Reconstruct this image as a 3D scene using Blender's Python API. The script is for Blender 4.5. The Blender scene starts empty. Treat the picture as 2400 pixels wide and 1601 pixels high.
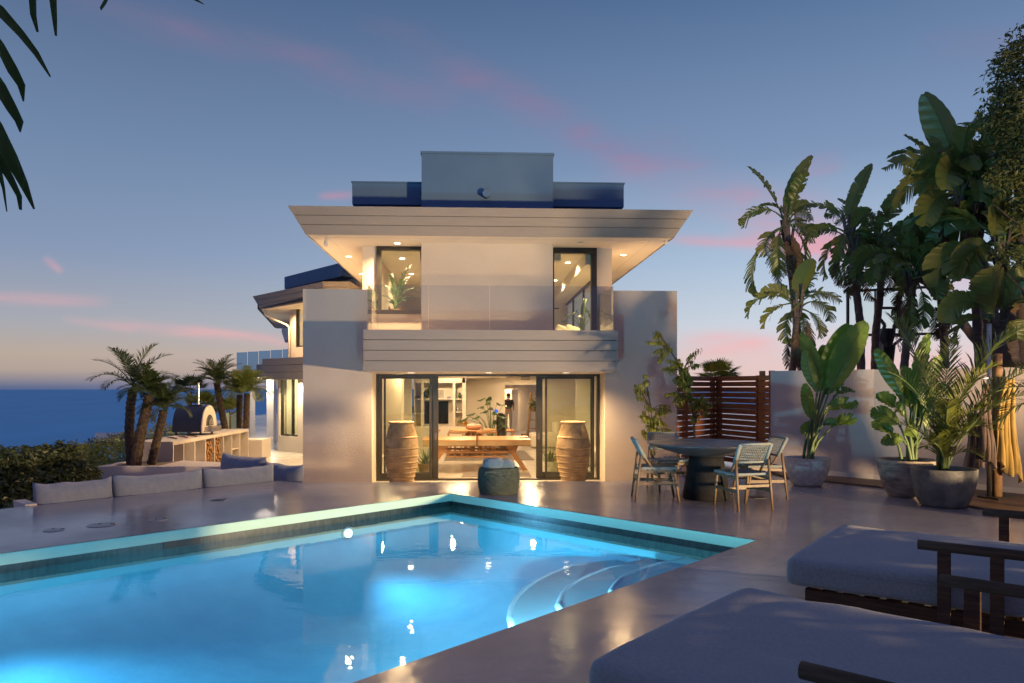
import bpy, math, random
from mathutils import Vector, Matrix, noise as mnoise
R = math.radians
sc = bpy.context.scene
col = sc.collection
# ------------------------------------------------------------------ camera
FPX, HORI, CAMZ = 1750.0, 908.0, 1.5
PHI = math.atan(82 / 1750)
cam_d = bpy.data.cameras.new('camera'); cam = bpy.data.objects.new('camera', cam_d); col.objects.link(cam)
cam.location = (0, 0, CAMZ); cam.rotation_euler = (R(90), 0, -PHI)
cam_d.sensor_width = 36; cam_d.lens = FPX / 2400 * 36; cam_d.shift_y = (HORI - 800.5) / 2400
cam_d.clip_start = 0.05; cam_d.clip_end = 90000
sc.camera = cam
CF = Vector((math.sin(PHI), math.cos(PHI), 0)); CR = Vector((math.cos(PHI), -math.sin(PHI), 0))
def pt(px, py, d):            # photo pixel at camera depth d -> world point
    return Vector((0, 0, CAMZ)) + d * (CF + CR * ((px - 1200) / FPX) + Vector((0, 0, (HORI - py) / FPX)))
def gz(px, py, z=0.0):        # photo pixel on the level z
    return pt(px, py, (CAMZ - z) * FPX / (py - HORI))
def gy(px, py, Y):            # photo pixel on the plane y = Y
    v = CF + CR * ((px - 1200) / FPX) + Vector((0, 0, (HORI - py) / FPX))
    return Vector((0, 0, CAMZ)) + v * (Y / v.y)
def wx(px, Y): return gy(px, 900, Y).x
def cd(xr, d): return Vector((0, 0, 0)) + CF * d + CR * xr
# ------------------------------------------------------------------ world: dusk sky
sc.view_settings.view_transform = 'Standard'; sc.view_settings.look = 'None'
sc.view_settings.exposure = 0.0; sc.view_settings.gamma = 1.0
def lin(c):
    return tuple(((x / 255) / 12.92 if x / 255 <= 0.04045 else ((x / 255 + 0.055) / 1.055) ** 2.4) for x in c) + (1,)
W = bpy.data.worlds.new('World'); sc.world = W; W.use_nodes = True
nt = W.node_tree; N = nt.nodes; L = nt.links
for n in list(N): N.remove(n)
out = N.new('ShaderNodeOutputWorld'); bg = N.new('ShaderNodeBackground'); L.new(bg.outputs[0], out.inputs[0])
tc = N.new('ShaderNodeTexCoord'); sep = N.new('ShaderNodeSeparateXYZ'); L.new(tc.outputs['Generated'], sep.inputs[0])
def M(op, a, b=None, c=None, clamp=False):
    n = N.new('ShaderNodeMath'); n.operation = op; n.use_clamp = clamp
    for i, v in enumerate((a, b, c)):
        if v is None: continue
        if isinstance(v, (int, float)): n.inputs[i].default_value = v
        else: L.new(v, n.inputs[i])
    return n.outputs[0]
def ramp(fac, stops):
    n = N.new('ShaderNodeValToRGB'); e = n.color_ramp.elements
    e[0].position, e[0].color = stops[0]; e[1].position, e[1].color = stops[-1]
    for p, c in stops[1:-1]:
        x = e.new(p); x.color = c
    L.new(fac, n.inputs[0]); return n.outputs[0]
def mixc(f, a, b, mode='MIX'):
    n = N.new('ShaderNodeMix'); n.data_type = 'RGBA'; n.blend_type = mode
    if isinstance(f, (int, float)): n.inputs[0].default_value = f
    else: L.new(f, n.inputs[0])
    for i, v in ((6, a), (7, b)):
        if isinstance(v, tuple): n.inputs[i].default_value = v
        else: L.new(v, n.inputs[i])
    return n.outputs[2]
z = sep.outputs[2]
left = ramp(z, [(0.0, lin((92, 106, 142))), (0.006, lin((128, 128, 146))), (0.02, lin((178, 162, 152))), (0.04, lin((186, 170, 158))), (0.075, lin((168, 170, 178))), (0.16, lin((134, 152, 182))),
                (0.28, lin((112, 136, 170))), (0.46, lin((78, 101, 138))), (0.56, lin((80, 92, 140))), (0.8, lin((94, 112, 158))), (1.0, lin((98, 116, 162)))])
right = ramp(z, [(0.0, lin((240, 204, 196))), (0.03, lin((232, 206, 205))), (0.08, lin((208, 218, 230))), (0.16, lin((176, 198, 222))),
                 (0.28, lin((128, 152, 187))), (0.46, lin((84, 113, 153))), (0.56, lin((84, 96, 146))), (0.8, lin((94, 112, 158))), (1.0, lin((98, 116, 162)))])
az = M('ADD', M('MULTIPLY', sep.outputs[0], 0.85), 0.5, clamp=True)
azs = N.new('ShaderNodeMapRange'); azs.interpolation_type = 'SMOOTHSTEP'; L.new(az, azs.inputs[0])
base = mixc(azs.outputs[0], left, right)
# the sky opposite (behind the viewer) still holds the lilac afterglow
beh = N.new('ShaderNodeMapRange'); beh.interpolation_type = 'SMOOTHSTEP'; beh.inputs[1].default_value = .1; beh.inputs[2].default_value = -.7; L.new(sep.outputs[1], beh.inputs[0])
base = mixc(beh.outputs[0], base, ramp(z, [(0.0, lin((150, 132, 150))), (.12, lin((132, 126, 154))), (.4, lin((92, 100, 146))), (1.0, lin((100, 108, 172)))]))
# thin pink cloud streaks, each laid along its own great circle
nz = N.new('ShaderNodeTexNoise'); nz.inputs['Scale'].default_value = 3.2; nz.inputs['Detail'].default_value = 7
mpn = N.new('ShaderNodeMapping'); mpn.inputs['Scale'].default_value = (1.0, 1.0, 4.5); L.new(tc.outputs['Generated'], mpn.inputs[0]); L.new(mpn.outputs[0], nz.inputs[0])
nz2 = N.new('ShaderNodeTexNoise'); nz2.inputs['Scale'].default_value = 7; nz2.inputs['Detail'].default_value = 9; nz2.inputs['Distortion'].default_value = .7
mp2 = N.new('ShaderNodeMapping'); mp2.inputs['Scale'].default_value = (1, 1, 4.5); mp2.inputs['Rotation'].default_value = (0, R(-24), 0); L.new(tc.outputs['Generated'], mp2.inputs[0]); L.new(mp2.outputs[0], nz2.inputs[0])
def dirp(px, py): return (pt(px, py, 10) - Vector((0, 0, CAMZ))).normalized()
def dotn(v):
    n = N.new('ShaderNodeVectorMath'); n.operation = 'DOT_PRODUCT'; n.inputs[1].default_value = v
    L.new(tc.outputs['Generated'], n.inputs[0]); return n.outputs['Value']
tot = None
for (x0, y0, x1, y1, wpx, amp) in [(60, -30, 1150, 260, 30, .75), (820, 30, 1560, 420, 34, .95), (1380, 360, 2050, 560, 45, .7),
                                   (1560, 555, 1790, 568, 12, .9), (1700, 520, 2330, 680, 34, 1.3), (1860, 400, 1990, 372, 20, .8), (740, 462, 840, 458, 10, .75), (1500, 300, 1760, 520, 40, .35),
                                   (-80, 690, 270, 705, 12, .6), (230, 752, 780, 812, 13, 1.0), (1580, 800, 1850, 820, 30, 1.1), (140, 745, 330, 775, 9, .4),
                                   (2130, 95, 2420, 70, 22, .4), (2150, 115, 2420, 130, 30, .3), (1850, 800, 2300, 860, 40, .7), (100, 600, 150, 640, 7, .5)]:
    a, b = dirp(x0, y0), dirp(x1, y1)
    n_ = a.cross(b).normalized(); t_ = (b - a); ln = t_.length; t_.normalize()
    ac = dotn(tuple(n_)); ac = M('ADD', ac, M('MULTIPLY', M('SUBTRACT', nz.outputs[0], .5), wpx * 2.2 / FPX))
    g = M('DIVIDE', ac, wpx / FPX); g = M('POWER', 2.718, M('MULTIPLY', M('MULTIPLY', g, g), -1.0))
    al = M('DIVIDE', M('SUBTRACT', dotn(tuple(t_)), a.dot(t_)), ln)          # 0..1 along the streak
    al = M('SUBTRACT', M('MULTIPLY', al, 2), 1); al = M('SUBTRACT', 1, M('POWER', M('ABSOLUTE', al), 2.5), clamp=True)
    fr = M('GREATER_THAN', dotn(tuple(((a + b) / 2).normalized())), 0.3)
    v = M('MULTIPLY', M('MULTIPLY', M('MULTIPLY', g, al), fr), amp)
    tot = v if tot is None else M('ADD', tot, v)
tex = M('ADD', M('MULTIPLY', M('SUBTRACT', nz2.outputs[0], .36), 2.4, clamp=True), .22, clamp=True)
tot = M('MULTIPLY', tot, tex, clamp=True)
pink = ramp(z, [(0.0, lin((250, 186, 182))), (.15, lin((246, 168, 176))), (.3, lin((148, 128, 162))), (.5, lin((120, 110, 140)))])
skyc = mixc(M('MULTIPLY', tot, .8), base, pink)
# the physical twilight sky adds its own slow variation
nis = N.new('ShaderNodeTexSky'); nis.sky_type = 'NISHITA'; nis.sun_disc = False; nis.sun_elevation = R(1.0); nis.sun_rotation = R(250); nis.altitude = 100
nism = mixc(1.0, nis.outputs[0], (.05, .05, .06, 1), 'MULTIPLY')
skyc = mixc(0.06, skyc, nism)
L.new(skyc, bg.inputs[0]); bg.inputs[1].default_value = 1.05
sc.cycles.use_denoising = True; sc.cycles.max_bounces = 7; sc.cycles.diffuse_bounces = 3; sc.cycles.glossy_bounces = 4
sc.cycles.transparent_max_bounces = 14; sc.cycles.sample_clamp_indirect = 4.0; sc.cycles.caustics_reflective = False; sc.cycles.caustics_refractive = False
# ------------------------------------------------------------------ materials
def mat(name, c, rough=.6, metal=0, c2=None, nscale=4, bump=0, bscale=30, spec=.5, transl=0, sheen=0, stretch=(1, 1, 1), rvar=0, detail=6, contrast=1.0):
    m = bpy.data.materials.new(name); m.use_nodes = True; t = m.node_tree
    b = t.nodes['Principled BSDF']; b.inputs['Base Color'].default_value = tuple(c) + (1,)
    b.inputs['Roughness'].default_value = rough; b.inputs['Metallic'].default_value = metal
    b.inputs['Specular IOR Level'].default_value = spec
    if sheen: b.inputs['Sheen Weight'].default_value = sheen
    tcn = t.nodes.new('ShaderNodeTexCoord'); mp = t.nodes.new('ShaderNodeMapping'); mp.inputs['Scale'].default_value = stretch
    t.links.new(tcn.outputs['Object'], mp.inputs[0])
    if c2 is not None or rvar:
        nn = t.nodes.new('ShaderNodeTexNoise'); nn.inputs['Scale'].default_value = nscale; nn.inputs['Detail'].default_value = detail
        t.links.new(mp.outputs[0], nn.inputs[0])
        cr = t.nodes.new('ShaderNodeMapRange'); cr.inputs[1].default_value = .5 - .2 / contrast; cr.inputs[2].default_value = .5 + .2 / contrast
        t.links.new(nn.outputs[0], cr.inputs[0])
        if c2 is not None:
            mx = t.nodes.new('ShaderNodeMix'); mx.data_type = 'RGBA'; mx.inputs[6].default_value = tuple(c) + (1,); mx.inputs[7].default_value = tuple(c2) + (1,)
            t.links.new(cr.outputs[0], mx.inputs[0]); t.links.new(mx.outputs[2], b.inputs['Base Color'])
        if rvar:
            rr = t.nodes.new('ShaderNodeMapRange'); rr.inputs[3].default_value = rough - rvar; rr.inputs[4].default_value = rough + rvar
            t.links.new(cr.outputs[0], rr.inputs[0]); t.links.new(rr.outputs[0], b.inputs['Roughness'])
    if bump:
        bn = t.nodes.new('ShaderNodeTexNoise'); bn.inputs['Scale'].default_value = bscale; bn.inputs['Detail'].default_value = 5
        t.links.new(mp.outputs[0], bn.inputs[0]); bp = t.nodes.new('ShaderNodeBump'); bp.inputs['Strength'].default_value = bump; bp.inputs['Distance'].default_value = .02
        t.links.new(bn.outputs[0], bp.inputs['Height']); t.links.new(bp.outputs[0], b.inputs['Normal'])
    if transl:
        o = t.nodes['Material Output']; tr = t.nodes.new('ShaderNodeBsdfTranslucent'); ms = t.nodes.new('ShaderNodeMixShader'); ms.inputs[0].default_value = transl
        tr.inputs[0].default_value = tuple(min(1, x * 1.6) for x in c) + (1,)
        t.links.new(b.outputs[0], ms.inputs[1]); t.links.new(tr.outputs[0], ms.inputs[2]); t.links.new(ms.outputs[0], o.inputs[0])
    return m
def emit(name, c, s):
    m = bpy.data.materials.new(name); m.use_nodes = True; t = m.node_tree; t.nodes.remove(t.nodes['Principled BSDF'])
    e = t.nodes.new('ShaderNodeEmission'); e.inputs[0].default_value = tuple(c) + (1,); e.inputs[1].default_value = s
    t.links.new(e.outputs[0], t.nodes['Material Output'].inputs[0]); return m
def glassy(name, tint, ior=1.45, rough=0.0, bump=0, bscale=3, stretch=(1, 1, 1), refl=1.0):
    m = bpy.data.materials.new(name); m.use_nodes = True; t = m.node_tree; t.nodes.remove(t.nodes['Principled BSDF'])
    tr = t.nodes.new('ShaderNodeBsdfTransparent'); tr.inputs[0].default_value = tuple(tint) + (1,)
    gl = t.nodes.new('ShaderNodeBsdfGlossy'); gl.inputs['Roughness'].default_value = rough; gl.inputs[0].default_value = (refl, refl, refl, 1)
    fr = t.nodes.new('ShaderNodeLayerWeight'); fr.inputs[0].default_value = .5; f0 = ((ior - 1) / (ior + 1)) ** 2
    pw_ = t.nodes.new('ShaderNodeMath'); pw_.operation = 'POWER'; pw_.inputs[1].default_value = 5; t.links.new(fr.outputs['Facing'], pw_.inputs[0])
    ma = t.nodes.new('ShaderNodeMath'); ma.operation = 'MULTIPLY_ADD'; ma.inputs[1].default_value = 1 - f0; ma.inputs[2].default_value = f0; t.links.new(pw_.outputs[0], ma.inputs[0])
    ms = t.nodes.new('ShaderNodeMixShader'); t.links.new(ma.outputs[0], ms.inputs[0]); t.links.new(tr.outputs[0], ms.inputs[1]); t.links.new(gl.outputs[0], ms.inputs[2])
    t.links.new(ms.outputs[0], t.nodes['Material Output'].inputs[0])
    if bump:
        tcn = t.nodes.new('ShaderNodeTexCoord'); mp = t.nodes.new('ShaderNodeMapping'); mp.inputs['Scale'].default_value = stretch
        nn = t.nodes.new('ShaderNodeTexNoise'); nn.inputs['Scale'].default_value = bscale; nn.inputs['Detail'].default_value = 4; nn.inputs['Distortion'].default_value = .6
        t.links.new(tcn.outputs['Object'], mp.inputs[0]); t.links.new(mp.outputs[0], nn.inputs[0])
        bp = t.nodes.new('ShaderNodeBump'); bp.inputs['Strength'].default_value = bump; bp.inputs['Distance'].default_value = .05
        t.links.new(nn.outputs[0], bp.inputs['Height']); t.links.new(bp.outputs[0], fr.inputs[1]); t.links.new(bp.outputs[0], gl.inputs['Normal'])
    return m
m_stucco = mat('stucco', (.60, .53, .465), .85, c2=(.54, .475, .415), nscale=1.3, bump=.35, bscale=45, detail=10)
m_stucco_cool = mat('garden_stucco', (.58, .52, .49), .9, c2=(.51, .455, .43), nscale=1.4, bump=.3, bscale=70)
m_board = mat('painted_board', (.31, .27, .24), .6, c2=(.285, .248, .22), nscale=3, stretch=(1, 8, 8), bump=.15, bscale=25)
m_groove = mat('shadow_gap', (.06, .055, .06), .9)
m_soffit = mat('soffit_plaster', (.80, .72, .62), .8, c2=(.77, .69, .59), nscale=2)
m_roofblk = mat('roof_render', (.10, .19, .31), .7, c2=(.09, .17, .285), nscale=2)
m_intwall = mat('interior_plaster', (.72, .66, .58), .85, c2=(.69, .63, .55), nscale=1.5)
m_intfloor = mat('interior_floor', (.62, .58, .52), .18, c2=(.55, .51, .46), nscale=1.2, rvar=.06)
m_black = mat('black_metal', (.015, .014, .013), .4, c2=(.022, .02, .018), nscale=5)
m_glass = glassy('window_glass', (.93, .95, .90), 1.5)
m_glass_b = glassy('balustrade_glass', (.90, .92, .93), 1.62)
m_glass_d = glassy('fence_glass', (.78, .88, .86), 1.5)
m_glass_blue = glassy('blue_balustrade_glass', (.42, .62, .85), 1.6)
m_concrete = mat('polished_concrete', (.37, .34, .34), .18, c2=(.235, .215, .225), nscale=1.1, rvar=.08, bump=.16, bscale=8, detail=12, spec=.42)
m_concrete_low = mat('terrace_concrete', (.50, .46, .42), .24, c2=(.44, .40, .36), nscale=.8, rvar=.06, bump=.06, bscale=2)
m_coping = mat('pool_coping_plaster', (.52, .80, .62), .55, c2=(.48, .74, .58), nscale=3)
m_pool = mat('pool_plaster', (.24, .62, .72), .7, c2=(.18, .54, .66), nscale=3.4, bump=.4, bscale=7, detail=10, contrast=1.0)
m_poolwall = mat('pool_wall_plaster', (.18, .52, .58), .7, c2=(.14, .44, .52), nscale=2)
m_water = glassy('pool_water', (.62, .86, .98), 1.33, 0.0, bump=.026, bscale=3.4, stretch=(1, 1.5, 1), refl=.78)
m_wood = mat('dark_teak', (.12, .065, .04), .85, c2=(.05, .03, .022), nscale=5, stretch=(1, 1, 12), bump=.3, bscale=40, spec=.15)
m_deckwood = mat('decking_wood', (.20, .11, .06), .5, c2=(.11, .06, .035), nscale=6, stretch=(1, 10, 1), bump=.2)
m_fence = mat('red_cedar', (.34, .12, .045), .5, c2=(.20, .065, .028), nscale=4, stretch=(1, 1, 14), bump=.25, bscale=20)
m_fence2 = mat('orange_cedar', (.42, .17, .06), .5, c2=(.28, .10, .035), nscale=4, stretch=(1, 1, 14), bump=.25, bscale=20)
m_oak = mat('oiled_oak', (.48, .25, .11), .4, c2=(.36, .17, .07), nscale=4, stretch=(1, 9, 9), bump=.1)
m_oak_top = mat('oak_top', (.62, .36, .18), .35, c2=(.50, .27, .12), nscale=3, stretch=(1, 10, 1))
m_rust = mat('rustic_wood', (.24, .14, .07), .7, c2=(.14, .08, .04), nscale=8, bump=.4)
m_chairw = mat('chair_wood', (.17, .11, .06), .55, c2=(.11, .07, .04), nscale=6, stretch=(6, 6, 1))
m_rope = mat('woven_cord', (.21, .24, .24), .85, c2=(.15, .18, .185), nscale=40, bump=.5, bscale=150)
m_stone = mat('charcoal_stone', (.018, .018, .020), .85, c2=(.010, .010, .012), nscale=9, bump=.3, bscale=50, spec=.15)
m_stonetop = mat('charcoal_tabletop', (.085, .078, .082), .45, c2=(.055, .05, .055), nscale=5, rvar=.08)
m_fabric = mat('grey_canvas', (.27, .275, .285), .9, c2=(.205, .21, .22), nscale=60, bump=.35, bscale=260, sheen=.25)
m_cush = mat('blue_grey_cushion', (.16, .19, .27), .9, c2=(.135, .16, .235), nscale=14, bump=.35, bscale=120, sheen=.3)
m_linen = mat('white_linen', (.70, .64, .56), .9, c2=(.62, .56, .48), nscale=9, bump=.3)
m_terra = mat('aged_terracotta', (.42, .305, .17), .85, c2=(.25, .17, .085), nscale=5, bump=.5, bscale=22, contrast=1.3)
m_pot1 = mat('speckled_pot', (.66, .62, .59), .75, c2=(.48, .44, .42), nscale=16, bump=.4, bscale=40)
m_pot2 = mat('weathered_pot', (.42, .35, .29), .8, c2=(.17, .15, .13), nscale=5, stretch=(1, 1, 3), bump=.5, bscale=26, contrast=1.4)
m_pot3 = mat('grey_glazed_pot', (.18, .18, .17), .5, c2=(.09, .095, .10), nscale=6, bump=.3, bscale=30, contrast=1.3)
m_soil = mat('soil', (.06, .04, .03), 1, c2=(.10, .07, .05), nscale=30, bump=.8)
m_gravel = mat('planter_gravel', (.22, .17, .14), 1, c2=(.10, .08, .07), nscale=60, bump=1)
m_basket = mat('basket_weave', (.12, .14, .11), .85, c2=(.05, .065, .052), nscale=12, stretch=(1, 1, 14), bump=1, bscale=18)
m_seagrass = mat('seagrass', (.34, .22, .10), .85, c2=(.20, .12, .05), nscale=10, stretch=(1, 1, 14), bump=1, bscale=18)
m_towel_b = mat('blue_towel', (.13, .20, .27), .95, c2=(.10, .16, .22), nscale=8, bump=.6, bscale=150, sheen=.5)
m_towel_y = mat('ochre_towel', (.38, .25, .06), .95, c2=(.30, .20, .05), nscale=5, bump=.6, bscale=120, sheen=.4)
m_towel_d = mat('brown_towel', (.13, .09, .08), .95, c2=(.10, .07, .06), nscale=5, bump=.6, bscale=120, sheen=.4)
m_steel = mat('brushed_steel', (.52, .50, .47), .32, 1, c2=(.42, .40, .38), nscale=6, stretch=(1, 1, 10))
m_darkmetal = mat('oven_enamel', (.018, .022, .04), .35, c2=(.012, .015, .03), nscale=8)
m_trunk = mat('fibrous_trunk', (.13, .085, .05), .9, c2=(.05, .035, .025), nscale=14, bump=1, bscale=30, contrast=1.4)
m_btrunk = mat('ringed_trunk', (.17, .13, .12), .85, c2=(.09, .07, .065), nscale=5, stretch=(1, 1, 9), bump=.7, bscale=12)
m_leafb = mat('banana_leaf', (.10, .16, .045), .34, c2=(.19, .18, .05), nscale=1.5, transl=.35, contrast=1.5)
m_leafp = mat('paddle_leaf', (.10, .19, .025), .36, c2=(.13, .17, .035), nscale=2, transl=.3, contrast=1.5)
m_brownleaf = mat('dead_leaf', (.16, .10, .05), .8, c2=(.09, .055, .03), nscale=4)
m_stem = mat('leaf_stalk', (.10, .16, .05), .5, c2=(.07, .11, .04), nscale=6)
m_palm = mat('palm_leaf', (.075, .10, .03), .5, c2=(.045, .07, .025), nscale=3, transl=.2)
m_palmpot = mat('potted_palm_leaf', (.095, .135, .025), .45, c2=(.14, .14, .03), nscale=3, transl=.3)
m_peach = mat('peach_leaf', (.26, .26, .035), .5, c2=(.16, .19, .03), nscale=3, transl=.3)
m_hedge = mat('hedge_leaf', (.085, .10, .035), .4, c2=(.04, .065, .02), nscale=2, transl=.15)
m_hedgey = mat('yellow_hedge_leaf', (.30, .30, .04), .5, c2=(.07, .10, .02), nscale=2, transl=.2)  # yellower and lighter than the other hedge leaf
m_tree = mat('tree_leaf', (.11, .12, .03), .5, c2=(.06, .085, .025), nscale=2, transl=.15)
m_darkleaf = mat('house_plant_leaf', (.045, .095, .03), .4, c2=(.03, .065, .02), nscale=4, transl=.15)
m_agave = mat('agave_leaf', (.13, .20, .13), .5, c2=(.09, .15, .10), nscale=4)
m_fg = mat('near_palm_leaf', (.045, .07, .012), .5, c2=(.03, .05, .01), nscale=3, transl=.2)
m_rug = mat('grey_rug', (.18, .16, .14), .95, c2=(.13, .11, .10), nscale=20, bump=.5, bscale=100)
m_white = mat('white_paint', (.72, .68, .62), .5, c2=(.70, .66, .60), nscale=3)
m_screen = mat('tv_screen', (.006, .009, .016), .15, c2=(.008, .012, .02), nscale=1)
m_brick = mat('firewood', (.40, .22, .09), .85, c2=(.20, .10, .04), nscale=30, bump=.5)
m_skin = mat('skin', (.42, .24, .16), .6, c2=(.40, .22, .15), nscale=8)
m_hair = mat('hair', (.07, .05, .035), .7, c2=(.02, .015, .012), nscale=30)
m_shirt = mat('dark_shirt', (.05, .045, .05), .9, c2=(.04, .036, .04), nscale=20)
m_trou = mat('beige_trousers', (.40, .34, .28), .9, c2=(.36, .30, .25), nscale=20)
m_tile = mat('waterline_tile', (.045, .075, .065), .3, c2=(.02, .04, .036), nscale=9, stretch=(3, 3, 1), contrast=1.6)
# ------------------------------------------------------------------ mesh helpers
class MB:
    def __init__(s): s.v = []; s.f = []
    def add(s, vs, fs):
        o = len(s.v); s.v += [tuple(v) for v in vs]; s.f += [tuple(i + o for i in f) for f in fs]; return s
    def box(s, x0, x1, y0, y1, z0, z1):
        return s.add([(x, y, z) for z in (z0, z1) for y in (y0, y1) for x in (x0, x1)],
                     [(0, 2, 3, 1), (4, 5, 7, 6), (0, 1, 5, 4), (2, 6, 7, 3), (0, 4, 6, 2), (1, 3, 7, 5)])
    def prism(s, poly, z0, z1):           # poly counter-clockwise (x, y)
        n = len(poly); a = sum(poly[i][0] * poly[(i + 1) % n][1] - poly[(i + 1) % n][0] * poly[i][1] for i in range(n))
        if a < 0: poly = poly[::-1]
        s.add([(p[0], p[1], z0) for p in poly] + [(p[0], p[1], z1) for p in poly],
              [tuple(range(n - 1, -1, -1)), tuple(range(n, 2 * n))] + [(i, (i + 1) % n, n + (i + 1) % n, n + i) for i in range(n)]); return s
    def beam(s, a, b, w, h=None, up=(0, 0, 1)):   # rectangular bar from a to b
        a = Vector(a); b = Vector(b); t = (b - a).normalized(); u = Vector(up)
        if abs(t.dot(u)) > .98: u = Vector((0, 1, 0))
        sd = t.cross(u).normalized() * (w / 2); u2 = sd.cross(t).normalized() * ((h or w) / 2)
        vs = [p + i * sd + j * u2 for p in (a, b) for i, j in ((-1, -1), (1, -1), (1, 1), (-1, 1))]
        return s.add(vs, [(0, 1, 2, 3), (7, 6, 5, 4), (0, 4, 5, 1), (1, 5, 6, 2), (2, 6, 7, 3), (3, 7, 4, 0)])
    def tube(s, path, rad, n=8, cap=True):
        path = [Vector(p) for p in path]; k = len(path)
        if not isinstance(rad, (list, tuple)): rad = [rad] * k
        ref = Vector((0, 0, 1)); vs = []
        t0 = (path[1] - path[0]).normalized()
        if abs(t0.dot(ref)) > .9: ref = Vector((1, 0, 0))
        sd = t0.cross(ref).normalized()
        for i in range(k):
            t = (path[min(i + 1, k - 1)] - path[max(i - 1, 0)]).normalized()
            sd = (sd - t * sd.dot(t)).normalized(); u = t.cross(sd)
            vs += [path[i] + rad[i] * (sd * math.cos(2 * math.pi * j / n) + u * math.sin(2 * math.pi * j / n)) for j in range(n)]
        fs = [(i * n + j, i * n + (j + 1) % n, (i + 1) * n + (j + 1) % n, (i + 1) * n + j) for i in range(k - 1) for j in range(n)]
        if cap: fs += [tuple(range(n - 1, -1, -1)), tuple(range((k - 1) * n, k * n))]
        return s.add(vs, fs)
    def lathe(s, prof, n=40, c=(0, 0, 0), wob=None):
        vs = []
        for i, (r, z) in enumerate(prof):
            for j in range(n):
                a = 2 * math.pi * j / n; rr = r * (1 + (wob(a, z) if wob else 0))
                vs.append((c[0] + rr * math.cos(a), c[1] + rr * math.sin(a), c[2] + z))
        k = len(prof)
        fs = [(i * n + j, i * n + (j + 1) % n, (i + 1) * n + (j + 1) % n, (i + 1) * n + j) for i in range(k - 1) for j in range(n)]
        fs += [tuple(range(n - 1, -1, -1)), tuple(range((k - 1) * n, k * n))]
        return s.add(vs, fs)
    def disc(s, c, r, nrm=(0, 0, 1), n=20, th=.01):
        c = Vector(c); q = Vector(nrm).normalized()
        return s.tube([c, c + q * th], [r, r], n)
    def soft(s, c, size, r, n=8, nz=0.0, seed=0, M4=None, puff=0.0):   # rounded upholstered block
        sx, sy, sz = [x / 2 for x in size]; vs = []; fs = []
        def pp(x, y, z):
            p = Vector((x * sx, y * sy, z * sz)); q = Vector((max(-sx + r, min(sx - r, p.x)), max(-sy + r, min(sy - r, p.y)), max(-sz + r, min(sz - r, p.z))))
            d = p - q
            if d.length > 1e-6: p = q + d.normalized() * r
            if puff: p.z *= 1 + puff * (1 - x ** 4) * (1 - y ** 4)
            if nz: p += Vector((1, 1, 1)) * (nz * mnoise.noise(Vector((p.x * 5 + seed, p.y * 5, p.z * 5))))
            return p
        def lv(i, nn):
            u = i / nn * 2 - 1; return math.copysign(1 - (1 - abs(u)) ** 1.6, u)
        for ax in range(3):
            for sg in (-1, 1):
                o = len(vs)
                for i in range(n + 1):
                    for j in range(n + 1):
                        a, b = lv(i, n), lv(j, n); q = [0, 0, 0]; q[ax] = sg; q[(ax + 1) % 3] = a; q[(ax + 2) % 3] = b; vs.append(pp(*q))
                for i in range(n):
                    for j in range(n):
                        k = [o + i * (n + 1) + j, o + (i + 1) * (n + 1) + j, o + (i + 1) * (n + 1) + j + 1, o + i * (n + 1) + j + 1]
                        fs.append(tuple(k if sg > 0 else k[::-1]))
        c = Vector(c); vs = [(M4 @ v if M4 else v) + c for v in vs]
        return s.add(vs, fs)
def obj(name, mb, m, parent=None, world=True, smooth=False, origin=None, bevel=0, weld=False):
    vs = mb.v
    if parent is not None and world:
        inv = parent.matrix_basis.inverted()
        vs = [tuple(inv @ Vector(v)) for v in vs]
    if origin is not None: vs = [(v[0] - origin[0], v[1] - origin[1], v[2] - origin[2]) for v in vs]
    me = bpy.data.meshes.new(name); me.from_pydata(vs, [], mb.f)
    for x in (m if isinstance(m, list) else [m]): me.materials.append(x)
    if smooth: me.polygons.foreach_set('use_smooth', [True] * len(me.polygons))
    me.update(); o = bpy.data.objects.new(name, me); col.objects.link(o)
    if parent is not None: o.parent = parent
    if origin is not None: o.location = origin
    if weld:
        w = o.modifiers.new('weld', 'WELD'); w.merge_threshold = .0005
    if bevel:
        b = o.modifiers.new('bevel', 'BEVEL'); b.width = bevel; b.segments = 2; b.limit_method = 'ANGLE'
    return o
def tag(o, label=None, cat=None, group=None, kind=None):
    if label: o['label'] = label
    if cat: o['category'] = cat
    if group: o['group'] = group
    if kind: o['kind'] = kind
    return o
def thing(name, label, cat, loc=(0, 0, 0), rz=0.0, group=None):
    o = bpy.data.objects.new(name, None); o.empty_display_size = .2; col.objects.link(o)
    o.location = loc; o.rotation_euler = (0, 0, rz); o.matrix_basis = Matrix.Translation(Vector(loc)) @ Matrix.Rotation(rz, 4, 'Z')
    return tag(o, label, cat, group)
def struct(name, mb, m, **k):
    return tag(obj(name, mb, m, **k), kind='structure')
def dup(root, loc=None, rz=None, label=None):
    def cp(o, par):
        c = o.copy(); col.objects.link(c); c.parent = par
        for ch in list(o.children): cp(ch, c)
        return c
    c = cp(root, None)
    if loc is not None: c.location = loc
    if rz is not None: c.rotation_euler = (0, 0, rz)
    if label: c['label'] = label
    return c
def lamp(name, kind, loc, energy, color=(1, .74, .46), size=.04, parent=None, aim=None, angle=120, blend=.6, area=None):
    l = bpy.data.lights.new(name, kind); l.energy = energy; l.color = color
    if kind == 'AREA': l.size = size
    else: l.shadow_soft_size = size
    if kind == 'SPOT': l.spot_size = R(angle); l.spot_blend = blend
    o = bpy.data.objects.new(name, l); col.objects.link(o)
    if aim is not None: o.rotation_euler = (Vector(aim) - Vector(loc)).to_track_quat('-Z', 'Y').to_euler()
    if parent is not None:
        o.parent = parent; o.location = parent.matrix_basis.inverted() @ Vector(loc)
    else: o.location = loc
    return o
LOW = -0.53
WARM = (1, .64, .30)
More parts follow.
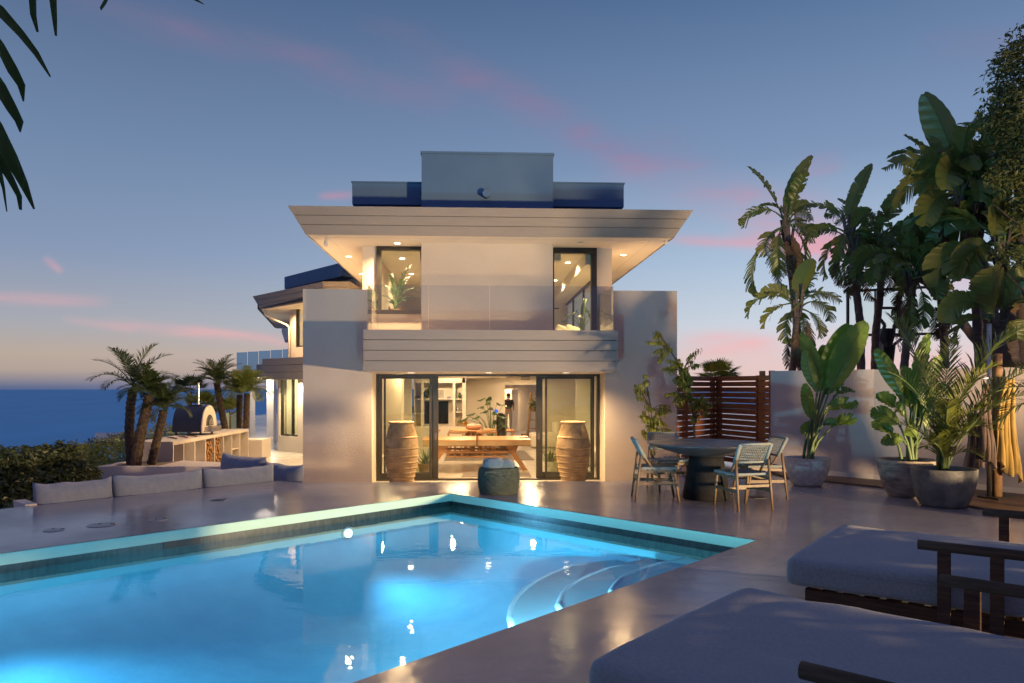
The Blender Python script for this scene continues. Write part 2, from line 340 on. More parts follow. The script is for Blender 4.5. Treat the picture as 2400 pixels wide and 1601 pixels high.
# ================================================================== SETTING
from mathutils.geometry import tessellate_polygon
def v2(v): return (v[0], v[1])
P0 = gz(1056, 1156); PLe = gz(0, 1297.2); PR = gz(1773, 1266); PNe = gz(822, 1601)
e1 = (PLe - P0).normalized(); e1b = (PNe - PR).normalized()
PL = P0 + e1 * 11.5; PN = PR + e1b * 11.5
pool = [v2(P0), v2(PL), v2(PN), v2(PR)]
def offset(poly, t):
    n = len(poly); a = sum(poly[i][0] * poly[(i + 1) % n][1] - poly[(i + 1) % n][0] * poly[i][1] for i in range(n)); sg = 1 if a > 0 else -1
    res = []
    for i in range(n):
        p0, p1, p2 = Vector(poly[i - 1]), Vector(poly[i]), Vector(poly[(i + 1) % n])
        d1 = (p1 - p0).normalized(); d2 = (p2 - p1).normalized()
        n1 = Vector((d1.y, -d1.x)) * sg; n2 = Vector((d2.y, -d2.x)) * sg
        b = (n1 + n2); b /= b.dot(n1); res.append(tuple(p1 + b * t))
    return res
def ring(mb, poly, ti, to, z0, z1):
    a, b = offset(poly, ti), offset(poly, to); n = len(poly)
    for i in range(n):
        j = (i + 1) % n
        mb.prism([a[i], a[j], b[j], b[i]], z0, z1)
    return mb
DX = 11.87
eA, eB = cd(-6.32, 9.21), cd(-3.73, 11.99)
dl = (eB - eA).normalized(); eA = eA - dl * 14
outer = [v2(eA), v2(eB), (wx(712, DX), DX), (3.2, DX), (3.25, 13.5), (3.7, 15.6), (4.9, 14.4), v2(pt(2048, 908, 12.4)), v2(pt(2500, 908, 10.1)), (12, 3), (12, -7), (-10, -7)]
def slab_with_hole(mb, outer, hole, z0, z1):
    tri = tessellate_polygon([[Vector((x, y, 0)) for x, y in outer], [Vector((x, y, 0)) for x, y in hole]])
    allp = outer + hole
    fs = []
    for t in tri:
        p = [allp[i] for i in t]; a = (p[1][0] - p[0][0]) * (p[2][1] - p[0][1]) - (p[1][1] - p[0][1]) * (p[2][0] - p[0][0])
        fs.append(tuple(t if a > 0 else t[::-1]))
    mb.add([(x, y, z1) for x, y in allp], fs)
    n = len(outer); mb.add([(x, y, z0) for x, y in outer] + [(x, y, z1) for x, y in outer], [(i, (i + 1) % n, n + (i + 1) % n, n + i) for i in range(n)])
    return mb
struct('pool_deck', slab_with_hole(MB(), outer, offset(pool, .002), -.62, 0), m_concrete)
m_nose_highlight = mat('step_edge_highlight', (.80, .90, .92), .5, c2=(.7, .82, .86), nscale=6)  # whitened bead paints the bright highlight along each step edge
pb = thing('pool', 'sunken swimming pool with pale coping and dark tile band set in the deck', 'pool', (P0.x, P0.y, -1.1))
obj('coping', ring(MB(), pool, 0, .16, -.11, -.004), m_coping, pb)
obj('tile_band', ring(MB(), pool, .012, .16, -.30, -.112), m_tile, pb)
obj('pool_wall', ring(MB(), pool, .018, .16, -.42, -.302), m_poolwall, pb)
bm_ = MB(); prof_ = [(.018, -.42)] + [(.018 - 1.6 * (1 - math.cos(a * math.pi / 20)), -.42 - .66 * math.sin(a * math.pi / 20)) for a in range(1, 11)]
rr_ = [offset(pool, t) for t, z_ in prof_]
bm_.add([(x, y, prof_[k][1]) for k, r in enumerate(rr_) for x, y in r], [(k * 4 + i, k * 4 + (i + 1) % 4, (k + 1) * 4 + (i + 1) % 4, (k + 1) * 4 + i) for k in range(10) for i in range(4)] + [(40, 41, 42, 43)])
obj('pool_floor', bm_, m_pool, pb, smooth=True)
def wallpt(t): return P0 + (PR - P0) * t
m_step_lit = mat('step_plaster_lit', (.50, .80, .86), .6, c2=(.42, .72, .80), nscale=2, bump=.2)  # pool plaster made paler; the steps' lit look is in this colour
for zz, tend, pts in ((-.48, .6287, [(1202, 1474), (1195, 1446), (1199, 1420), (1212, 1398), (1232, 1378), (1256, 1361), (1294, 1342), (1338, 1325)]),
                      (-.38, .7363, [(1318, 1436), (1308, 1416), (1318, 1392), (1334, 1374), (1352, 1361), (1386, 1345), (1426, 1330)]),
                      (-.29, .835, [(1431, 1396), (1433, 1382), (1440, 1371), (1454, 1356), (1474, 1344), (1505, 1331), (1542, 1320)])):
    cv = [v2(gz(x, y, zz)) for x, y in pts]
    # carry the curve on to the near wall under the deck edge
    d0 = Vector(cv[0]) - Vector(cv[1]); nearwall = Vector(cv[0]) + Vector((.05, -.75))
    q = Vector(v2(PR)); u = Vector(v2(e1b)); k = (Vector(cv[0]) - q).dot(u); on = q + u * (k + .1)
    cv = [tuple(on)] + cv + [v2(wallpt(tend))] + [v2(PR)]
    obj('pool_step', MB().prism(cv, -1.62, zz), m_step_lit, pb, bevel=.03)
    obj('nose_highlight', MB().tube([(x, y, zz - .02) for x, y in cv[1:-1]], .032, 8), m_nose_highlight, pb, smooth=True)
sk = MB(); a_, b_ = P0 + e1 * 0, None
def leftwall(px):     # point on the far left pool edge seen in column px
    k = (px - 1200) / FPX; lo, hi = 0.0, 11.5
    for _ in range(50):
        mid = (lo + hi) / 2; p = P0 + e1 * mid; xr = p.dot(CR) / p.dot(CF)
        if xr > k: lo = mid
        else: hi = mid
    return P0 + e1 * lo
s0, s1 = leftwall(470), leftwall(383); nin = Vector((-e1.y, e1.x, 0));
if nin.dot(PN - P0) < 0: nin = -nin
obj('skimmer_opening', MB().prism([v2(s0 + nin * .0), v2(s1), v2(s1 + nin * .004 - nin * .014), v2(s0 - nin * .01)], -.186, -.118), m_black, pb)
tag(obj('pool_water', MB().prism(offset(pool, -.001), -.195, -.19), m_water, origin=(P0.x, P0.y, -.19)), kind='structure')
bpy.data.objects['pool_water'].data.clear_geometry()
me = bpy.data.meshes.new('pool_water'); me.from_pydata([(x - P0.x, y - P0.y, 0) for x, y in offset(pool, .006)], [], [(0, 1, 2, 3)]); me.materials.append(m_water); bpy.data.objects['pool_water'].data = me
m_lens = emit('pool_lamp_lens', (.55, .85, 1), 9)
POOLC = (.24, .66, 1.0)
for i, tt in enumerate((leftwall(815), leftwall(815) + (leftwall(-90) - leftwall(815)), P0 + e1 * 9.2)):
    p = tt + nin * .0; p.z = -.33
    t = thing('pool_lamp', ('round white pool lamp glowing just under the water on the far left pool wall', 'round white pool lamp under the water near the left edge of the picture', 'round white pool lamp at the far end of the long pool wall')[i], 'pool lamp', p, 0, 'round lamps in the pool wall')
    obj('lens', MB().tube([p + nin * .0, p + nin * .03], [.055, .05], 20), m_lens, t)
    obj('bezel', MB().tube([p - nin * .02, p + nin * .012], [.085, .085], 24), m_steel, t)
    q = p + nin * .12; q.z = -.34
    lamp('pool_light', 'SPOT', q, 340, POOLC, .10, t, aim=q + nin * 2.0 - e1 * .7 + Vector((0, 0, -.12)), angle=112, blend=1.0)
# unseen lamps in the near pool wall, mostly added as pool fill light
nn2 = -nin
for i, k in enumerate((3.6, 5.2, 7.4, 9.8)):
    p = PR + e1b * k; p.z = -.30
    t = thing('pool_lamp', 'unseen round pool lamp in the near wall, fill light for the pool', 'pool lamp', p, 0, 'round lamps in the pool wall')
    obj('lens', MB().tube([p + nn2 * .0, p + nn2 * .03], [.055, .05], 20), m_lens, t)
    q = p + nn2 * .12
    if i == 0: q.z = -.235; lamp('pool_light', 'SPOT', q, 950, (.36, .85, 1.0), .05, t, aim=wallpt(.72) + Vector((0, 0, -.30)), angle=150, blend=1.0)
    else: lamp('pool_light', 'SPOT', q, 300, (.30, .78, 1.0), .10, t, aim=q + nn2 * 2 + Vector((0, 0, -.1)), angle=155, blend=1.0)
# lower terrace, hillside, sea
struct('lower_terrace', MB().prism([(-8.6, 7.0), (-8.6, 15.2), (-8.9, 20), (-16, 40), (-16, 60), (24, 60), (24, 11.95), (-3.4, 11.95), v2(cd(-3.8, 11.8)), v2(cd(-6.32, 9.21) - dl * 2.4)], -.7, LOW), m_concrete_low)
m_hill = mat('hillside_soil', (.06, .05, .035), 1, c2=(.04, .045, .02), nscale=.5, bump=.6)
hb = MB(); rows = [(-8.5, -1.2), (-11, -2.2), (-16, -5), (-30, -14), (-60, -34), (-110, -62)]
ys = [-60, -20, 0, 6, 12, 18, 26, 40, 60, 120]
hb.add([(x + 3 * math.sin(y * .07) - (y > 39) * 8, y, zz) for x, zz in rows for y in ys], [(i * 10 + j, i * 10 + j + 1, (i + 1) * 10 + j + 1, (i + 1) * 10 + j) for i in range(5) for j in range(9)])
hb.add([(-8.5, 11.9, -.75), (200, 11.9, -.75), (200, 90, -.75), (-8.5, 90, -.75), (-8.5, -60, -1.9), (200, -60, -1.9), (200, 11.9, -1.9), (-8.5, 11.9, -1.9)], [(0, 1, 2, 3), (4, 5, 6, 7), (7, 6, 1, 0)])
struct('hillside', hb, m_hill)
m_sea = mat('sea_water', (.07, .48, .74), .55, c2=(.05, .36, .62), nscale=.006, stretch=(1, .35, 1), bump=.4, bscale=.4, spec=.4, contrast=.7)
struct('sea', MB().add([(26000 * math.cos(a * math.pi / 48), 26000 * math.sin(a * math.pi / 48), -60) for a in range(96)], [tuple(range(96))]), m_sea)
wallline = [pt(1806, 900, 13.25), pt(2048, 900, 12.04), pt(2400, 900, 10.37), pt(2700, 900, 9.1)]
wo = [pt(1850, 900, 12.2), pt(1933, 900, 11.82), pt(2063, 900, 11.14), pt(2262, 900, 9.44), pt(2400, 900, 8.55), pt(2650, 900, 7.3)]
dk = MB(); 
pl = [v2(p) for p in wo] + [v2(p) for p in wallline[::-1]]
struct('wood_decking', dk.prism(pl, .002, .022), m_deckwood)
gw = thing('garden_wall', 'tall smooth white wall behind the potted plants with wooden decking at its foot', 'wall', tuple(wallline[0])[:2] + (0,))
def thickline(pts, t): 
    o = []
    for i, p in enumerate(pts):
        d = (Vector(pts[min(i + 1, len(pts) - 1)]) - Vector(pts[max(i - 1, 0)])).normalized(); o.append(Vector(p) + Vector((-d.y, d.x, 0)) * t)
    return [v2(p) for p in pts] + [v2(p) for p in o[::-1]]
obj('wall', MB().prism(thickline(wallline[:2], .25), -.6, 1.79), m_stucco_cool, gw)
obj('wall', MB().prism(thickline([wallline[1] + Vector((.003, 0, 0)), wallline[2], wallline[3]], .25), -.6, 1.786), m_stucco_cool, gw)
sk_ = [p + Vector((-.02, -.03, 0)) for p in wallline]
obj('skirting', MB().prism(thickline(sk_, .02), .023, .10), m_white, gw)
# ================================================================== HOUSE
YD, YW, YB, YF, YC, YT = 16.4, 15.65, 14.1, 15.15, 15.96, 14.85
ZS, ZRT, ZB0, ZB1 = 4.574, 5.07, 1.797, 2.584
H = thing('house', 'white two storey modern house with flared roof, balcony and lit sliding doors', 'house', (0, YD, LOW))
xl, xr_ = wx(710, YW), wx(1587, YW)
xdl, xdr = wx(882.6, YD), wx(1404.4, YD)
ZW = 3.54
obj('wall', MB().box(xl, xdl, YW, YD + .25, LOW, ZW), m_stucco, H)              # big left panel
obj('wall', MB().box(xdr, xr_, YW, YD + .25, LOW, ZW + .005), m_stucco, H)
obj('wall', MB().box(xl + .002, xl + .25, YD + .25, 26, LOW, 2.3), m_stucco, H)
obj('wall', MB().box(xr_ - .25, xr_ - .002, YD + .25, 27, LOW, 2.3), m_stucco, H)
obj('lintel', MB().box(xdl, xdr, YD - .02, YD + .25, 1.80, 2.35), m_stucco, H)
# balcony box: boards with grooves
xb0, xb1 = wx(851.6, YB), wx(1448.3, YB)
obj('balcony_core', MB().box(xb0 + .03, xb1 - .03, YB + .03, YD - .03, ZB0 + .012, ZB1 - .012), m_groove, H)
zs = [ZB0 + (ZB1 - ZB0) * i / 4 for i in range(5)]
for i in range(4):
    z0, z1 = zs[i] + (.012 if i else 0), zs[i + 1]
    b = MB().box(xb0, xb1, YB, YB + .028, z0, z1); b.box(xb0, xb0 + .028, YB + .0285, YW - .002, z0, z1); b.box(xb1 - .028, xb1, YB + .0285, YW - .002, z0, z1)
    obj('fascia_board', b, m_board, H)
obj('balcony_floor', MB().box(xb0 + .032, xb1 - .032, YB + .032, YD + .1, ZB1 - .05, ZB1 - .004), m_intwall, H)
obj('soffit', MB().box(xb0 + .03, xb1 - .03, YB + .03, YD + .02, ZB0 - .0, ZB0 + .011), m_soffit, H)
# glass balustrade
gxs = [wx(862, YB + .06), wx(1004, YB + .06), wx(1147.5, YB + .06), wx(1437, YB + .06)]
ZG = 3.43
bal = MB()
for a, b in zip(gxs[:-1], gxs[1:]):
    obj('glass_panel', MB().box(a + .006, b - .006, YB + .055, YB + .067, ZB1 - .02, ZG), m_glass_b, H)
obj('glass_panel', MB().box(gxs[0] - .008, gxs[0] + .003, YB + .07, YW - .01, ZB1 - .02, ZG), m_glass_b, H)
obj('glass_panel', MB().box(gxs[-1] - .003, gxs[-1] + .008, YB + .07, YW - .01, ZB1 - .02, ZG), m_glass_b, H)
# upper storey
xc0, xc1 = wx(987.5, YC), wx(1296, YC)
xu0, xu1 = wx(849.7, YD), wx(1434, YD)
ZU = ZB1 - .05
obj('wall', MB().box(xc0, xc1, YC, YD + .3, ZU, ZS), m_stucco, H)
wl0, wl1 = wx(883, YD), wx(987, YD); zwb = 3.098
b = MB().box(xu0, wl0, YD, YD + .2, ZU, ZS); b.box(wl0, xc0, YD, YD + .2, ZU, zwb); obj('wall', b, m_stucco, H)
wr0, wr1 = wx(1296, YD), wx(1398, YD)
obj('wall', MB().box(wr1, xu1, YD, YD + .2, ZU, ZS), m_stucco, H)
obj('wall', MB().box(xu0 + .002, xu0 + .2, YD + .2, 24.5, ZU, ZS), m_stucco, H)
def frame(mb, x0, x1, z0, z1, y0, y1, l, r, b, t):
    mb.box(x0, x0 + l, y0, y1, z0, z1); mb.box(x1 - r, x1, y0, y1, z0, z1)
    mb.box(x0 + l, x1 - r, y0 + .001, y1 - .001, z1 - t, z1)
    if b: mb.box(x0 + l, x1 - r, y0 + .001, y1 - .001, z0, z0 + b)
    return mb
w = obj('window', frame(MB(), wl0, xc0 - .003, zwb, ZS - .002, YD - .05, YD + .08, .10, .05, .09, .085), m_black, H)
obj('pane', MB().box(wl0 + .1, xc0 - .05, YD, YD + .008, zwb + .09, ZS - .087), m_glass, w, world=False).matrix_parent_inverse = Matrix.Translation((0, -YD, -LOW))
w = obj('balcony_door', frame(MB(), xc1 + .003, wr1, ZB1 - .04, ZS - .002, YD - .06, YD + .08, .065, .125, .0, .12), m_black, H)
q = obj('pane', MB().box(xc1 + .068, wr1 - .125, YD, YD + .008, ZB1, ZS - .12), m_glass, w, world=False); q.matrix_parent_inverse = Matrix.Translation((0, -YD, -LOW))
q = obj('handle', MB().beam((xc1 + .04, YD - .1, 3.23), (xc1 + .17, YD - .1, 3.23), .02), m_black, w, world=False); q.matrix_parent_inverse = Matrix.Translation((0, -YD, -LOW))
# main roof: flared fascia of three boards
def frust(mb, x0, x1, y0, y1, xa, xb, ya, yb, z0, z1, th):
    """ring of sloping boards; bottom rect x0..x1,y0..y1 at z0, top rect xa..xb,ya..yb at z1"""
    B = [(x0, y0), (x1, y0), (x1, y1), (x0, y1)]; T = [(xa, ya), (xb, ya), (xb, yb), (xa, yb)]
    c = ((x0 + x1) / 2, (y0 + y1) / 2)
    def ins(p): return (p[0] + (th if p[0] < c[0] else -th), p[1] + (th if p[1] < c[1] else -th))
    vs = [(*p, z0) for p in B] + [(*p, z1) for p in T] + [(*ins(p), z0) for p in B] + [(*ins(p), z1) for p in T]
    fs = []
    for i in range(4):
        j = (i + 1) % 4
        fs += [(i, j, 4 + j, 4 + i), (8 + j, 8 + i, 12 + i, 12 + j), (4 + i, 4 + j, 12 + j, 12 + i), (j, i, 8 + i, 8 + j)]
    return mb.add(vs, fs)
xf0, xf1 = wx(716.2, YF), wx(1580, YF); xt0, xt1 = wx(674.1, YT), wx(1625.3, YT)
YBK = 24.0
def lerp(a, b, t): return a + (b - a) * t
for i in range(3):
    t0, t1 = i / 3 + (.02 if i else 0), (i + 1) / 3
    step = 0.0
    obj('fascia_board', frust(MB(), lerp(xf0, xt0, t0), lerp(xf1, xt1, t0), lerp(YF, YT, t0), YBK + .2 * t0, lerp(xf0, xt0, t1), lerp(xf1, xt1, t1), lerp(YF, YT, t1), YBK + .2 * t1,
                              lerp(ZS, ZRT, t0) - (.005 if not i else 0), lerp(ZS, ZRT, t1), .035), m_board, H)
obj('roof_core', frust(MB().box(xf0 + .3, xf1 - .3, YF + .3, YBK - .3, ZS + .03, ZRT - .06), xf0 + .02, xf1 - .02, YF + .02, YBK, xt0 + .025, xt1 - .025, YT + .025, YBK, ZS + .01, ZRT - .01, .25), m_groove, H)
obj('roof', MB().box(xt0 + .07, xt1 - .07, YT + .07, YBK, ZRT - .05, ZRT - .02), m_roofblk, H)
obj('soffit', MB().box(xf0 + .037, xf1 - .037, YF + .037, YBK - .03, ZS, ZS + .008), m_soffit, H)
gr = MB(); g0 = ZS - .003
gr.box(xf0 + .4, xf1 - .4, YF + .33, YF + .338, g0, ZS - .0005); gr.box(xf0 + .4, xf0 + .408, YF + .3385, YBK - .4, g0, ZS - .0005); gr.box(xf1 - .408, xf1 - .4, YF + .3385, YBK - .4, g0, ZS - .0005)
obj('soffit_groove', gr, m_stucco_cool, H)
# roof blocks
YK = YC
bk0, bk1 = wx(988, YK), wx(1296.6, YK); zk = 1.5 + 545.5 * YK / FPX
obj('roof_block', MB().box(bk0, bk1, YK, 20.5, ZRT - .04, zk), m_roofblk, H)
obj('roof_block', MB().box(bk0 - .02, bk1 + .02, YK - .02, 20.52, zk + .001, zk + .05), m_roofblk, H)
sb0, sb1 = wx(825.4, YD), wx(1462, YD); zs1, zs0 = 1.5 + 479 * YD / FPX, 1.5 + 426 * YD / FPX
obj('roof_block', MB().box(sb0, bk0 - .003, YD, 20, zs0, zs1 - .03), m_roofblk, H)
obj('roof_block', MB().box(sb0 - .02, bk0 - .003, YD - .02, 20.02, zs1 - .029, zs1), m_roofblk, H)
obj('roof_block', MB().box(bk1 + .003, sb1, YD, 20, zs0, zs1 + .01), m_roofblk, H)
obj('roof_block', MB().box(bk1 + .003, sb1 + .02, YD - .02, 20.02, zs1 + .011, zs1 + .04), m_roofblk, H)
obj('clerestory_wall', MB().box(sb0 + .5, bk0 - .004, YD + .7, 19.5, ZRT - .03, zs0 - .001), m_stucco, H)
obj('clerestory_wall', MB().box(bk1 + .004, sb1 - .5, YD + .7, 19.5, ZRT - .03, zs0 - .001), m_stucco, H)
p = gy(1140, 457, YK); obj('roof_vent', MB().tube([p, p + Vector((0, -.16, 0))], [.085, .085], 20), m_roofblk, H, smooth=False)
for px, py in ((765, 567), (1560, 563)):
    p = gy(px, py, YF + .25); mb = MB().tube([p + Vector((0, .03, .06)), p + Vector((0, -.05, -.07))], [.04, .045], 12); mb.tube([(p.x + .05, p.y, ZS), (p.x + .05, p.y, p.z)], .01, 6)
    mb.tube([(p.x + .05, p.y, p.z + .02), (p.x, p.y, p.z + .02)], .01, 6); obj('security_camera', mb, m_white, H)
# recessed downlights
m_bulb = emit('downlight_glow', (1, .82, .58), 14)
m_off = mat('unlit_downlight', (.30, .27, .24), .5)
def downlight(p, e, r=.065, on=True):
    d = obj('downlight', MB().tube([(p[0], p[1], p[2] - .008), (p[0], p[1], p[2] + .002)], r, 20), m_bulb if on else m_off, H)
    tr = MB(); n = 24
    tr.lathe([(r + .018, -.001), (r + .018, -.010), (r + .001, -.012)], n, (p[0], p[1], p[2]))
    tr.f = tr.f[:-2]
    q = obj('trim', tr, m_white, d, world=False); q.matrix_parent_inverse = Matrix.Translation((0, -YD, -LOW))
    if on: lamp('downlight_lamp', 'SPOT', (p[0], p[1], p[2] - .02), e, WARM, .05, H, aim=(p[0], p[1] + .001, p[2] - 3), angle=154, blend=.8)
def onz(px, py, zz): return gz(px, py, zz)
for px, py, e in ((931, 569.7, 1100), (817, 600.5, 1000), (847, 641, 1000), (1461, 597, 1000)):
    p = onz(px, py, ZS); downlight((p.x, p.y, ZS), e)
p = onz(1360, 567, ZS); downlight((p.x, p.y, ZS), 0, on=False)
for px in (963, 1145, 1327):
    p = onz(px, 873.8, ZB0); downlight((p.x, YB + .75 if p.y > 16 or p.y < YB + .2 else p.y, ZB0), 600)
# sliding doors
zd = 1.79; yd = YD
sd = obj('sliding_door', frame(MB(), xdl + .001, xdr - .001, LOW, zd, yd - .08, yd + .12, .07, .06, .03, .045), m_black, H)
def leaf(x0, x1, y, sl, sr, hz):
    f = obj('sliding_door', frame(MB(), x0, x1, LOW + .032, zd - .047, y - .025, y + .025, sl, sr, .13, .055), m_black, H)
    q = obj('pane', MB().box(x0 + sl, x1 - sr, y - .004, y + .004, LOW + .16, zd - .1), m_glass, f, world=False); q.matrix_parent_inverse = Matrix.Translation((0, -YD, -LOW))
    if hz is not None:
        q = obj('handle', MB().box(hz - .025, hz + .025, y - .035, y - .024, .35, .5), m_groove, f, world=False); q.matrix_parent_inverse = Matrix.Translation((0, -YD, -LOW))
def X(px): return wx(px, YD)
leaf(X(891), X(1012), yd - .035, .045, .05, None)
leaf(X(899), X(1027), yd + .06, .04, .14, X(1021))
leaf(X(1277), X(1392), yd - .035, .045, .05, None)
leaf(X(1257), X(1389), yd + .06, .14, .04, X(1263))
# ------------------------------------------------------------------ interior of the main house
ZC = 2.05; YBW = 27.0
xi0, xi1 = xl + .252, xr_ - .252
obj('interior_floor', MB().box(xi0, xi1, YD + .13, 38, LOW - .02, LOW + .006), m_intfloor, H)
obj('interior_ceiling', MB().box(xi0, xi1, YD + .251, 38, ZC, ZC + .05), m_intwall, H)
dc0, dc1 = wx(1183, YBW), wx(1262, YBW); zo = 1.5 + 6 * YBW / FPX
b = MB().box(wx(1092, YBW), dc0, YBW, YBW + .15, LOW, ZC); b.box(dc0, dc1, YBW, YBW + .15, zo, ZC); b.box(dc1, xi1, YBW, YBW + .15, LOW, ZC)
obj('interior_wall', b, m_intwall, H)
bx = wx(1092, YBW)
obj('interior_wall', MB().box(bx - .1, bx - .002, 25.4, YBW + .15, LOW, ZC), m_intwall, H)
# left rear wall with a door
YLW = 24.6; xs0 = wx(970, 25.4)
b = MB().box(xi0, xs0 - .002, YLW, YLW + .12, LOW, ZC); obj('interior_wall', b, m_intwall, H)
x0, x1 = wx(900, YLW), wx(943, YLW); dd = obj('interior_door', frame(MB(), x0, x1, LOW, 1.52, YLW - .03, YLW - .003, .05, .05, 0, .05), m_white, H)
obj('interior_door', MB().box(x0 + .055, x1 - .055, YLW - .02, YLW - .004, LOW + .01, 1.465), m_white, H)
q = MB().beam((x0 + .1, YLW - .06, .42), (x0 + .2, YLW - .06, .42), .02); obj('handle', q, m_steel, H)
obj('bulkhead', MB().box(xi0 + .003, wx(1180, YBW - .5), 23.6, 24.1, 1.80, ZC - .003), m_intwall, H)
# built-in shelving with television niche
YS = 25.4
cols = [(970, 986.5), (993, 1061), (1067, 1088)]; ztop = 1.5 + 10.5 * YS / FPX; zcab = 1.5 - 91 * YS / FPX
def SX(px): return wx(px, YS)
b = MB(); xa, xb = xs0, SX(1092)
b.box(xa, xb, YS, YS + .02, ztop, ZC)
edges = [xa] + [SX(986.5), SX(993), SX(1061), SX(1067), SX(1088)] + [xb]
b.box(edges[1], edges[2], YS + .001, YS + .38, zcab, ztop); b.box(edges[3], edges[4], YS + .001, YS + .38, zcab, ztop); b.box(edges[5], xb - .001, YS + .001, YS + .38, zcab, ztop)
b.box(xa, xb - .001, YS + .381, YS + .42, LOW, ztop); b.box(xa, xb - .002, YS - .18, YS + .38, LOW, zcab - .001)
b.box(xa, xa + .03, YS + .001, YS + .38, zcab, ztop)
obj('bookcase_carcass', b, m_intwall, H)
def shelf(px0, px1, py): 
    zz = 1.5 + (HORI - py) * YS / FPX; obj('shelf', MB().box(SX(px0) + .002, SX(px1) - .002, YS + .003, YS + .378, zz - .03, zz), m_white, H); return zz
zA = shelf(971, 986.5, 934.5); shelf(971, 986.5, 967.5); shelf(993, 1061, 934.5); shelf(1067, 1088, 934.5); zB = shelf(1067, 1088, 965)
obj('air_vent', MB().box(wx(1221, YBW - .02), wx(1242, YBW - .02), YBW - .015, YBW - .002, 1.5 + 18.5 * YBW / FPX, 1.5 + 27.5 * YBW / FPX), m_white, H)
for k in range(3):
    zz = 1.5 + (25.4 - 3.4 * k) * YBW / FPX; obj('vent_slot', MB().box(wx(1221, YBW), wx(1242, YBW), YBW - .024, YBW - .0155, zz - .012, zz + .010), m_groove, H)
obj('wall_control_panel', MB().box(wx(1159, YBW), wx(1167, YBW), YBW - .03, YBW - .002, 1.5 - 59 * YBW / FPX, 1.5 - 52 * YBW / FPX), emit('panel_screen', (.05, .2, .8), 1.2), H)
# corridor beyond with open door
YE = 36.6
b = MB().box(dc0 - .12, dc0 - .002, YBW + .151, YE, LOW, ZC - .003); b.box(wx(1240, 35.2), wx(1240, 35.2) + .1, 35.2, YE, LOW, ZC - .003)
b.box(wx(1214, 35.3), 5.0, 35.3, 35.4, LOW, ZC - .003); b.box(dc0, wx(1214, 35.3), 35.3, 35.4, 1.5 - 3.5 * 35.3 / FPX, ZC - .003)
b.box(dc0, 5, YE + 1.2, YE + 1.3, LOW, ZC - .003)
obj('corridor_wall', b, m_intwall, H)
h0, h1 = wx(1199, 35.1), wx(1214, 35.1)
obj('corridor_door', MB().box(h0, h1, 35.05, 35.1, LOW + .01, 1.5 - 4 * 35.1 / FPX), m_white, H)
# right side: glazed partition with black frames along the room
xg = wx(1350, 23.5)
b = MB()
for yy in (18.2, 19.8, 21.5, 23.4): b.box(xi1 - .10, xi1 - .03, yy, yy + .07, LOW, 1.62)
b.box(xi1 - .10, xi1 - .03, 17.0, 23.5, 1.62, 1.69)
obj('partition_frame', b, m_black, H)
obj('partition_glass', MB().box(xi1 - .07, xi1 - .055, 17.0, 23.4, LOW + .02, 1.62), mat('frosted_partition', (.30, .38, .33), .3, c2=(.27, .35, .30)), H)
b = MB().box(xg, xi1 - .004, 23.5, 23.6, LOW, ZC - .003); obj('interior_wall', b, m_intwall, H)
# ceiling lamps of the ground floor
INT = (1, .68, .36)
for x, y, e in ((-2.3, 18.3, 60), (-.6, 18.6, 90), (1.4, 18.6, 90), (3.2, 18.8, 50), (-2.4, 22, 60), (-.4, 22.4, 90), (1.6, 22.6, 80), (-.9, 24.6, 45), (1.6, 25.6, 45), (1.7, 31, 90), (1.75, 36.3, 260)):
    d = obj('ceiling_light', MB().tube([(x, y, ZC - .012), (x, y, ZC - .001)], .06, 16), m_bulb, H)
    lamp('ceiling_lamp', 'SPOT', (x, y, ZC - .02), e * 3.1, INT, .05, H, aim=(x, y + .001, LOW), angle=170, blend=.25)
# ------------------------------------------------------------------ upstairs room
YU = 24.4
obj('upper_floor', MB().box(xu0 + .203, xu1 - .01, YD + .201, YU, ZU, ZU + .06), m_intfloor, H)
obj('upper_ceiling', MB().box(xu0 + .203, xu1 - .01, YD + .201, YU, ZS - .05, ZS - .002), m_intwall, H)
obj('upper_wall', MB().box(xu0 + .203, xu1 - .01, YU - .1, YU, ZU + .061, ZS - .051), m_intwall, H)
b = MB().box(xc0 + .15, xc0 + .25, YD + .303, 21.0, ZU + .061, ZS - .051); b.box(xc1 - .25, xc1 - .15, YD + .303, 20.5, ZU + .061, ZS - .051); obj('upper_wall', b, m_intwall, H)
b = MB().box(xu1 - .55, xu1 - .011, YD + .202, YU - .1, 4.25, ZS - .051); b.box(xc1 - .149, xc1 + .25, YD + .303, YU - .102, 4.36, ZS - .0515)
obj('ceiling_beam', b, m_intwall, H)
b = MB()
for yy in (YD + .25, 18.4, 20.4, 22.6): b.box(xu1 - .08, xu1 - .02, yy, yy + .07, ZU + .06, 4.24)
b.box(xu1 - .08, xu1 - .02, YD + .32, YU - .11, 4.18, 4.245)
obj('side_window_frame', b, m_black, H)
obj('side_window_pane', MB().box(xu1 - .055, xu1 - .045, YD + .32, YU - .11, ZU + .065, 4.18), m_glass, H)
for k in range(5):   # pale curtain folds catching the ceiling wash
    pass
for x, y, e in ((-1.75, 17.6, 30), (-1.75, 20.0, 25), (2.2, 18.0, 30), (2.2, 21, 30), (.3, 22.6, 30)):
    d = obj('ceiling_light', MB().tube([(x, y, ZS - .062), (x, y, ZS - .051)], .055, 16), m_bulb, H)
    lamp('ceiling_lamp', 'SPOT', (x, y, ZS - .075), e * 8, INT, .05, H, aim=(x, y + .001, ZU), angle=160, blend=.7)
for x, y, ax in ((xc0 + .0, 17.2, -1), (xc0, 18.3, -1), (xc0, 19.5, -1), (xc1 - .02, 17.4, 1), (xc1 - .02, 18.6, 1)):   # wall washers
    lamp('wall_washer', 'SPOT', (x + ax * .02, y, ZS - .09), 9, (1, .84, .66), .02, H, aim=(x + ax * -.12, y, ZU), angle=38, blend=.5)
